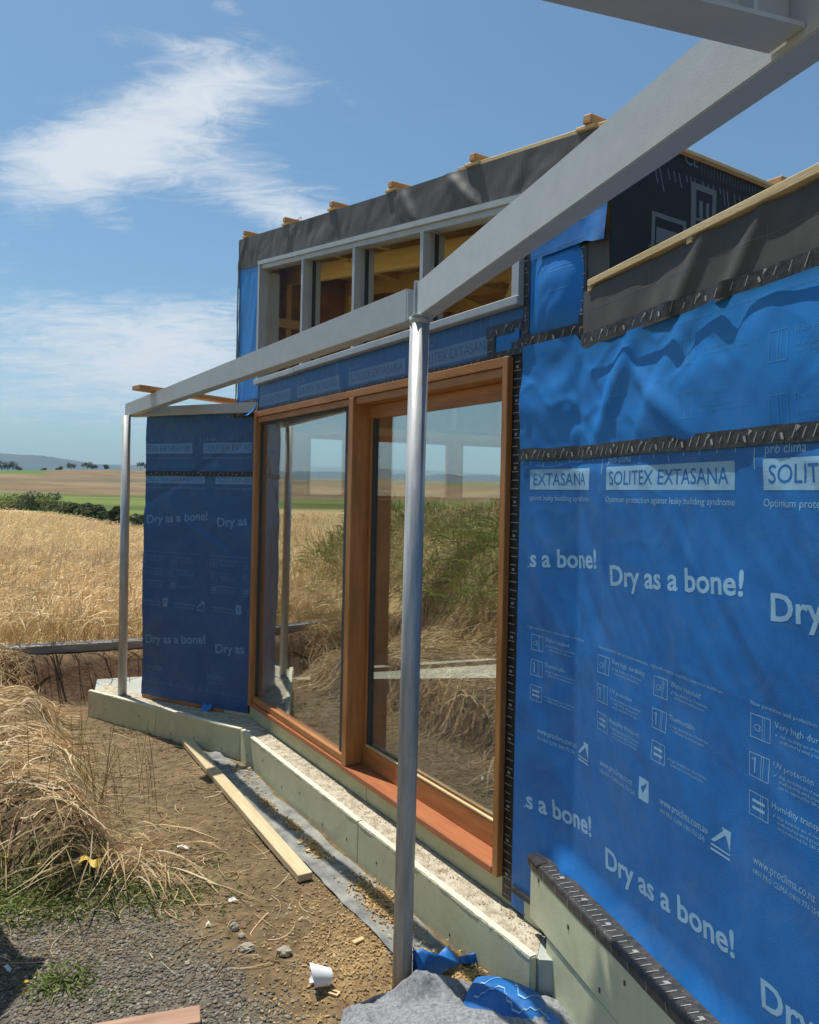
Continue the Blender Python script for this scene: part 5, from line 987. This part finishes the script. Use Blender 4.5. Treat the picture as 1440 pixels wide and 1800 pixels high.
# fleece heap and blue offcuts at the foot of the post
def facets(name, pts, m, label, cat, cuts=7, amp=0.006, seed=1):
    from mathutils.geometry import delaunay_2d_cdt
    vs, es, fs, *_ = delaunay_2d_cdt([Vector((p[0], p[1])) for p in pts], [], [], 0, 1e-5)
    zz = [min(pts, key=lambda q: (q[0] - v.x) ** 2 + (q[1] - v.y) ** 2)[2] for v in vs]
    bm = bmesh.new(); bv = [bm.verts.new((v.x, v.y, z)) for v, z in zip(vs, zz)]
    for f in fs: bm.faces.new([bv[k] for k in f])
    bmesh.ops.subdivide_edges(bm, edges=list(bm.edges), cuts=cuts, use_grid_fill=True); bmesh.ops.triangulate(bm, faces=[f for f in bm.faces if len(f.verts) > 4])
    for _ in range(2): bmesh.ops.smooth_vert(bm, verts=[v for v in bm.verts if not v.is_boundary], factor=0.5, use_axis_x=True, use_axis_y=True, use_axis_z=True)
    for v in bm.verts:
        x, y = v.co.x, v.co.y; v.co.z = max(0.004, v.co.z + amp * float(fbm(x * 14, y * 14, seed, 3)) + amp * 1.6 * max(0, 0.3 - 2 * abs(float(vnoise(x * 11 + y * 7, y * 9 - x * 4, seed + 5))))); v.co.x += amp * 0.5 * float(vnoise(x * 20, y * 20, seed + 9))
    bmesh.ops.recalc_face_normals(bm, faces=bm.faces); me = bpy.data.meshes.new(name); c0 = Vector((sum(p[0] for p in pts) / len(pts), sum(p[1] for p in pts) / len(pts), 0)); bmesh.ops.translate(bm, verts=bm.verts, vec=-c0)
    o = bm_obj(name, bm, m, None, Matrix.Translation(c0), True); return tag(o, label, cat)
def fp(px, py, z): q = atz(px, py, z); return (q[0], q[1], z)
facets('fleece_sheet', [fp(596, 1800, 0.01), fp(603, 1776, 0.035), fp(622, 1764, 0.06), fp(640, 1768, 0.05), fp(655, 1766, 0.012), fp(690, 1742, 0.03), fp(735, 1704, 0.17), fp(772, 1710, 0.155), fp(815, 1742, 0.10), fp(838, 1752, 0.07), fp(868, 1738, 0.02), fp(905, 1752, 0.05), fp(960, 1748, 0.10), fp(1010, 1770, 0.07), fp(1062, 1792, 0.02), fp(745, 1760, 0.10), fp(700, 1770, 0.06), fp(650, 1795, 0.075), fp(690, 1800, 0.05), fp(800, 1772, 0.10), fp(838, 1768, 0.09), fp(880, 1780, 0.12), fp(940, 1790, 0.11), fp(1000, 1800, 0.09), (-0.27, 2.3, 0.01), (-0.15, 2.3, 0.06), (0.0, 2.35, 0.05), (0.12, 2.4, 0.11), (0.28, 2.35, 0.06), (0.42, 2.38, 0.09), (0.6, 2.35, 0.02), (-0.2, 2.0, 0.01), (0.1, 1.95, 0.03), (0.5, 1.95, 0.01)], 'fleece', 'crumpled mottled grey fleece sheet heaped at the foot of the post', 'fabric', 7, 0.016, 3)
def blue_roll(name, p0, p1, r0, label, seed, lines):
    k, m_ = 40, 22; p0, p1 = np.array(p0), np.array(p1); d = p1 - p0; L_ = np.linalg.norm(d); d /= L_; sdir = np.array([-d[1], d[0], 0]); V = []
    for i in range(k):
        t = i / (k - 1); cx = p0 + d * L_ * t; rr = r0 * (0.55 + 0.5 * math.sin(math.pi * min(1, t * 1.1 + 0.12)) ** 0.5)
        for j in range(m_):
            a = -0.25 + (math.pi + 0.5) * j / (m_ - 1); q = rr * (1 + 0.16 * float(fbm(t * 3 + seed, a * 0.8, seed, 3))); V.append(cx + sdir * q * 1.25 * math.cos(a) + np.array([0, 0, max(-0.01, q * math.sin(a))]))
    o = mesh_obj(name, V, grid_faces(k, m_), 'membrane_blue', None, True); tag(o, label, 'membrane offcut')
    if lines:
        Q, Fc = [], []; Va = np.array(V).reshape(k, m_, 3)
        for j0, amp in ((9, 2.5), (13, 1.5)):
            for i in range(4, k - 4):
                j = min(m_ - 2, max(1, int(j0 + amp * math.sin(i * 0.35)))); b_ = len(Q); Q += [Va[i, j] + np.array([0, 0, 0.003]), Va[i, j] + (Va[i, j + 1] - Va[i, j]) * 0.35 + np.array([0, 0, 0.003])]
                if i > 4: Fc.append([b_ - 2, b_ - 1, b_ + 1, b_])
        tag(mesh_obj('lettering', Q, Fc, 'print_pale', o), kind='stuff')
blue_roll('membrane_offcut', (0.27, 2.755, 0.05), (0.56, 2.60, 0.05), 0.098, 'folded blue membrane offcut with white lines right of the fleece', 3, True)
facets('membrane_offcut', [fp(724, 1728, 0.0), fp(726, 1664, 0.15), fp(742, 1660, 0.16), fp(756, 1670, 0.145), fp(756, 1712, 0.03), fp(740, 1732, 0.04), fp(775, 1684, 0.09), fp(812, 1692, 0.05), fp(785, 1662, 0.10)], 'membrane_blue', 'small blue membrane offcut standing just right of the post foot', 'membrane offcut', 4, 0.006, 21)
facets('membrane_offcut', [fp(800, 1690, 0.01), fp(808, 1680, 0.05), fp(838, 1672, 0.07), fp(842, 1690, 0.03), fp(830, 1702, 0.01), fp(818, 1694, 0.045)], 'membrane_blue', 'smallest blue membrane offcut beside the end of the foundation', 'membrane offcut', 4, 0.004, 31)

# trestle standing just left of the view: its shadow falls across the gravel
sh = empty('trestle', (-1.95, 3.15, 0), 'tall timber trestle standing on the gravel just left of the view', 'trestle')
def bar(name, p0, p1, w, t_, m, parent): d = Vector(p1) - Vector(p0); return box(name, (Vector(p0) + Vector(p1)) / 2, d.to_track_quat('X', 'Z').to_matrix(), (d.length, w, t_), m, parent, 0.002)
bar('top_rail', (-1.93, 3.40, 1.50), (-1.92, 2.55, 1.50), 0.19, 0.05, 'pine', sh)
bar('cross_bar', (-2.12, 3.22, 1.545), (-1.845, 3.385, 1.545), 0.07, 0.035, 'pine', sh)
bar('lower_rail', (-1.95, 3.36, 1.05), (-1.94, 2.5, 1.05), 0.10, 0.04, 'pine', sh)
for yy in (3.36, 2.6):
    for sx in (-1, 1): bar('leg', (-1.95 + sx * 0.04, yy, 1.475), (-2.05 + sx * 0.16, yy + 0.03, 0.0), 0.07, 0.035, 'pine', sh)

# things seen inside through the glass
def in_box(name, s, c, size, z, rz, tilt, m, label, cat): return tag(box(name, MAIN.P(s, c, z), MAIN.R @ Matrix.Rotation(rz, 3, 'Z') @ Matrix.Rotation(tilt, 3, 'Y'), size, m, None, 0.002), label, cat)
in_box('leaning_board', 5.02, -0.42, (0.02, 0.28, 0.50), 0.445, 0.2, 0.22, 'paper', 'white board leaning inside behind the left door pane', 'board')
in_box('leaning_batten', 4.92, -0.36, (0.035, 0.04, 0.56), 0.475, 0.3, 0.25, 'pine_pale', 'pale batten leaning inside behind the left door pane', 'timber')
in_box('carton', 4.62, -0.75, (0.30, 0.25, 0.16), 0.28, 0.3, 0, 'pine', 'small brown carton on the floor inside the left pane', 'box')

# ------------------------------------------------------------------ hedge, trees, shed
def leaf_cloud(blobs, n, size, cols, flat=1.0):
    w = np.array([b[3] ** 2 for b in blobs]); idx = RNG.choice(len(blobs), n, p=w / w.sum()); B = np.array(blobs)[idx]
    d = RNG.normal(size=(n, 3)); d /= np.linalg.norm(d, axis=1, keepdims=True); rr = B[:, 3:4] * RNG.random((n, 1)) ** 0.45
    c = B[:, :3] + d * rr * np.array([1, 1, flat]); e1 = RNG.normal(size=(n, 3)); e1 /= np.linalg.norm(e1, axis=1, keepdims=True); e2 = np.cross(e1, RNG.normal(size=(n, 3))); e2 /= np.linalg.norm(e2, axis=1, keepdims=True)
    s = size * RNG.uniform(0.5, 1.4, (n, 1)); V = np.stack([c - e1 * s, c - e2 * s * 0.6, c + e1 * s, c + e2 * s * 0.6], 1).reshape(-1, 3)
    return V, np.arange(n * 4).reshape(n, 4), np.repeat(pick(cols, n, 0.2), 4, axis=0)
G_DARK = np.array([[0.07, 0.10, 0.05], [0.10, 0.13, 0.065], [0.12, 0.15, 0.075]]); G_LITE = np.array([[0.19, 0.23, 0.06], [0.25, 0.28, 0.08], [0.16, 0.19, 0.05]]); G_OLV = np.array([[0.14, 0.16, 0.06], [0.18, 0.19, 0.08], [0.11, 0.13, 0.055]])
def tree(name, x, y, h, w, cols, label, cat, group, trunk=0.35, n=260, leaf=None):
    gz = float(ground_h(x, y, False)); t = empty(name, (x, y, gz), label, cat, group); rng = random.Random(int(x * 13 + y * 7)); blobs = []
    for i in range(7):
        f = rng.random(); blobs.append((x + rng.uniform(-0.5, 0.5) * w * 0.75, y + rng.uniform(-0.4, 0.4) * w * 0.7, gz + h * (trunk + (1 - trunk) * ((0.25 if trunk > 0.1 else 0.08) + 0.55 * f)), w * rng.uniform(0.18, 0.32)))
    V, Fq, c = leaf_cloud(blobs, n, leaf or w * 0.055, cols, min(1.0, h / w * 1.0)); mesh_obj('crown', V, Fq, 'leaves', t, False, c)
    tv, tf = [], []
    limbs = [((x, y, gz - 0.2), (x + 0.03 * w, y, gz + h * max(trunk, 0.25)), 0.03 * h)] + [((x + 0.03 * w, y, gz + h * max(trunk, 0.25) * 0.8), b[:3], 0.016 * h) for b in blobs[:4]]
    for p0, p1, r_ in limbs:
        b_ = len(tv)
        for p, q in ((p0, r_), (p1, r_ * 0.45)):
            for k in range(6): tv.append((p[0] + q * math.cos(k * 1.047), p[1] + q * math.sin(k * 1.047), p[2]))
        tf += [[b_ + k, b_ + (k + 1) % 6, b_ + 6 + (k + 1) % 6, b_ + 6 + k] for k in range(6)]
    mesh_obj('trunk', tv, tf, 'bark', t); return t
HEDGE = [(8, 78, 4.6, 2.2, G_LITE, 'pale green bush at the left end of the hedge'), (30, 84, 5.4, 2.5, G_LITE, 'broad light green bush beside the big dark one'), (56, 78, 4.0, 2.7, G_DARK, 'biggest dark grey green bush in the hedge'), (72, 76, 3.0, 2.4, G_DARK, 'dark round bush joined to the right of the biggest'), (92, 72, 3.4, 1.9, G_LITE, 'yellow green bush right of the dark pair'), (112, 66, 2.6, 1.5, G_OLV, 'low olive bush in the middle of the hedge'), (128, 60, 2.2, 1.4, G_OLV, 'rounded olive bush before the pale pasture'), (144, 54, 1.6, 1.2, G_DARK, 'small dark bush at the bend of the hedge'), (160, 50, 1.0, 0.9, G_OLV, 'smallest olive bush near the field edge'), (176, 47, 1.3, 1.15, G_DARK, 'dark round bush standing alone near the far post'), (207, 40, 0.9, 1.15, G_DARK, 'dark bush just left of the far post'), (247, 36, 0.9, 0.75, G_DARK, 'low dark bush between far post and blue wall')]
for px, yy, w, h, cols, lab in HEDGE: tree('bush', (px - 720) / F_PX * yy, yy, h * 0.78 + 0.25, w * 1.15, cols, lab, 'bush', 'hedge bushes', 0.02, 1500, 0.10)
for px, yy, w, h, cols, lab in ((-400, 95, 6, 3.2, G_DARK, 'dark bush of the hedge seen only in the left door pane'), (-700, 98, 7, 3.0, G_OLV, 'olive bush of the hedge seen only in the door glass'), (-1000, 100, 6, 3.4, G_DARK, 'rounded dark bush mirrored in the door glass')): tree('bush', (px - 720) / F_PX * yy, yy, h, w, cols, lab, 'bush', 'hedge bushes', 0.02, 700, 0.2)
CREST = [(3, 9.5, 7, 'tall dark tree at the left edge of the hill crest'), (13, 7.0, 5, 'slim tree second from the left on the crest'), (22, 9.0, 8, 'spreading dark tree in the left group on the crest'), (33, 5.0, 6, 'low round tree right of the left group on the crest'), (75, 3.2, 5, 'small bush like tree right of the white shed'), (104, 3.6, 5, 'lone low tree on the middle of the crest'), (124, 6.0, 7, 'gnarled flat topped tree on the crest'), (152, 6.0, 7, 'left of the twin trees on the crest'), (163, 4.6, 6, 'right and lower of the twin trees on the crest'), (185, 4.2, 4, 'small slim tree left of the far post on the crest'), (246, 6.0, 7, 'round tree on the crest by the blue wall'), (258, 4.5, 5, 'tree partly hidden by the blue wall on the crest')]
for px, h, w, lab in CREST:
    yy = 560.0; tree('hill_tree', (px - 720) / F_PX * yy, yy, h, w, G_DARK * 0.9, lab, 'tree', 'trees on the hill crest', 0.3, 240, 0.55)
xs_ = [(px - 720) / F_PX * 575.0 for px in (38, 70)]; gz = float(ground_h(xs_[0], 575.0, False))
shed = prism(Frame(-90, (xs_[0], 575.0, gz)), 'shed', [(0, -1), (xs_[0] - xs_[1], -1), (xs_[0] - xs_[1], 2.2), (xs_[0] - xs_[1], 2.2), (0, 2.2)], -6, 0, 'shed_white', None) if False else plate('shed', [(xs_[0], 575.0), (xs_[1], 575.0), (xs_[1], 583.0), (xs_[0], 583.0)], gz - 1.0, gz + 2.4, 'shed_white', None)
tag(shed, 'long low white shed among the trees on the hill crest', 'shed')

# ------------------------------------------------------------------ air
hz = bpy.data.materials.new('haze'); hz.use_nodes = True; N, L = hz.node_tree.nodes, hz.node_tree.links; N.remove(N['Principled BSDF'])
pv = N.new('ShaderNodeVolumePrincipled'); pv.inputs['Color'].default_value = (0.55, 0.75, 1.0, 1); pv.inputs['Density'].default_value = 1.2e-4; pv.inputs['Anisotropy'].default_value = 0.0
L.new(pv.outputs[0], N['Material Output'].inputs['Volume']); MATS['haze'] = hz
Hs = 6700; V = [(sx * Hs, sy * Hs, z) for z in (-60, 340) for sx, sy in ((-1, -1), (1, -1), (1, 1), (-1, 1))]
tag(mesh_obj('haze', V, [[3, 2, 1, 0], [4, 5, 6, 7], [0, 1, 5, 4], [1, 2, 6, 5], [2, 3, 7, 6], [3, 0, 4, 7]], 'haze', None, origin=Vector((0, 0, 0))), kind='stuff')
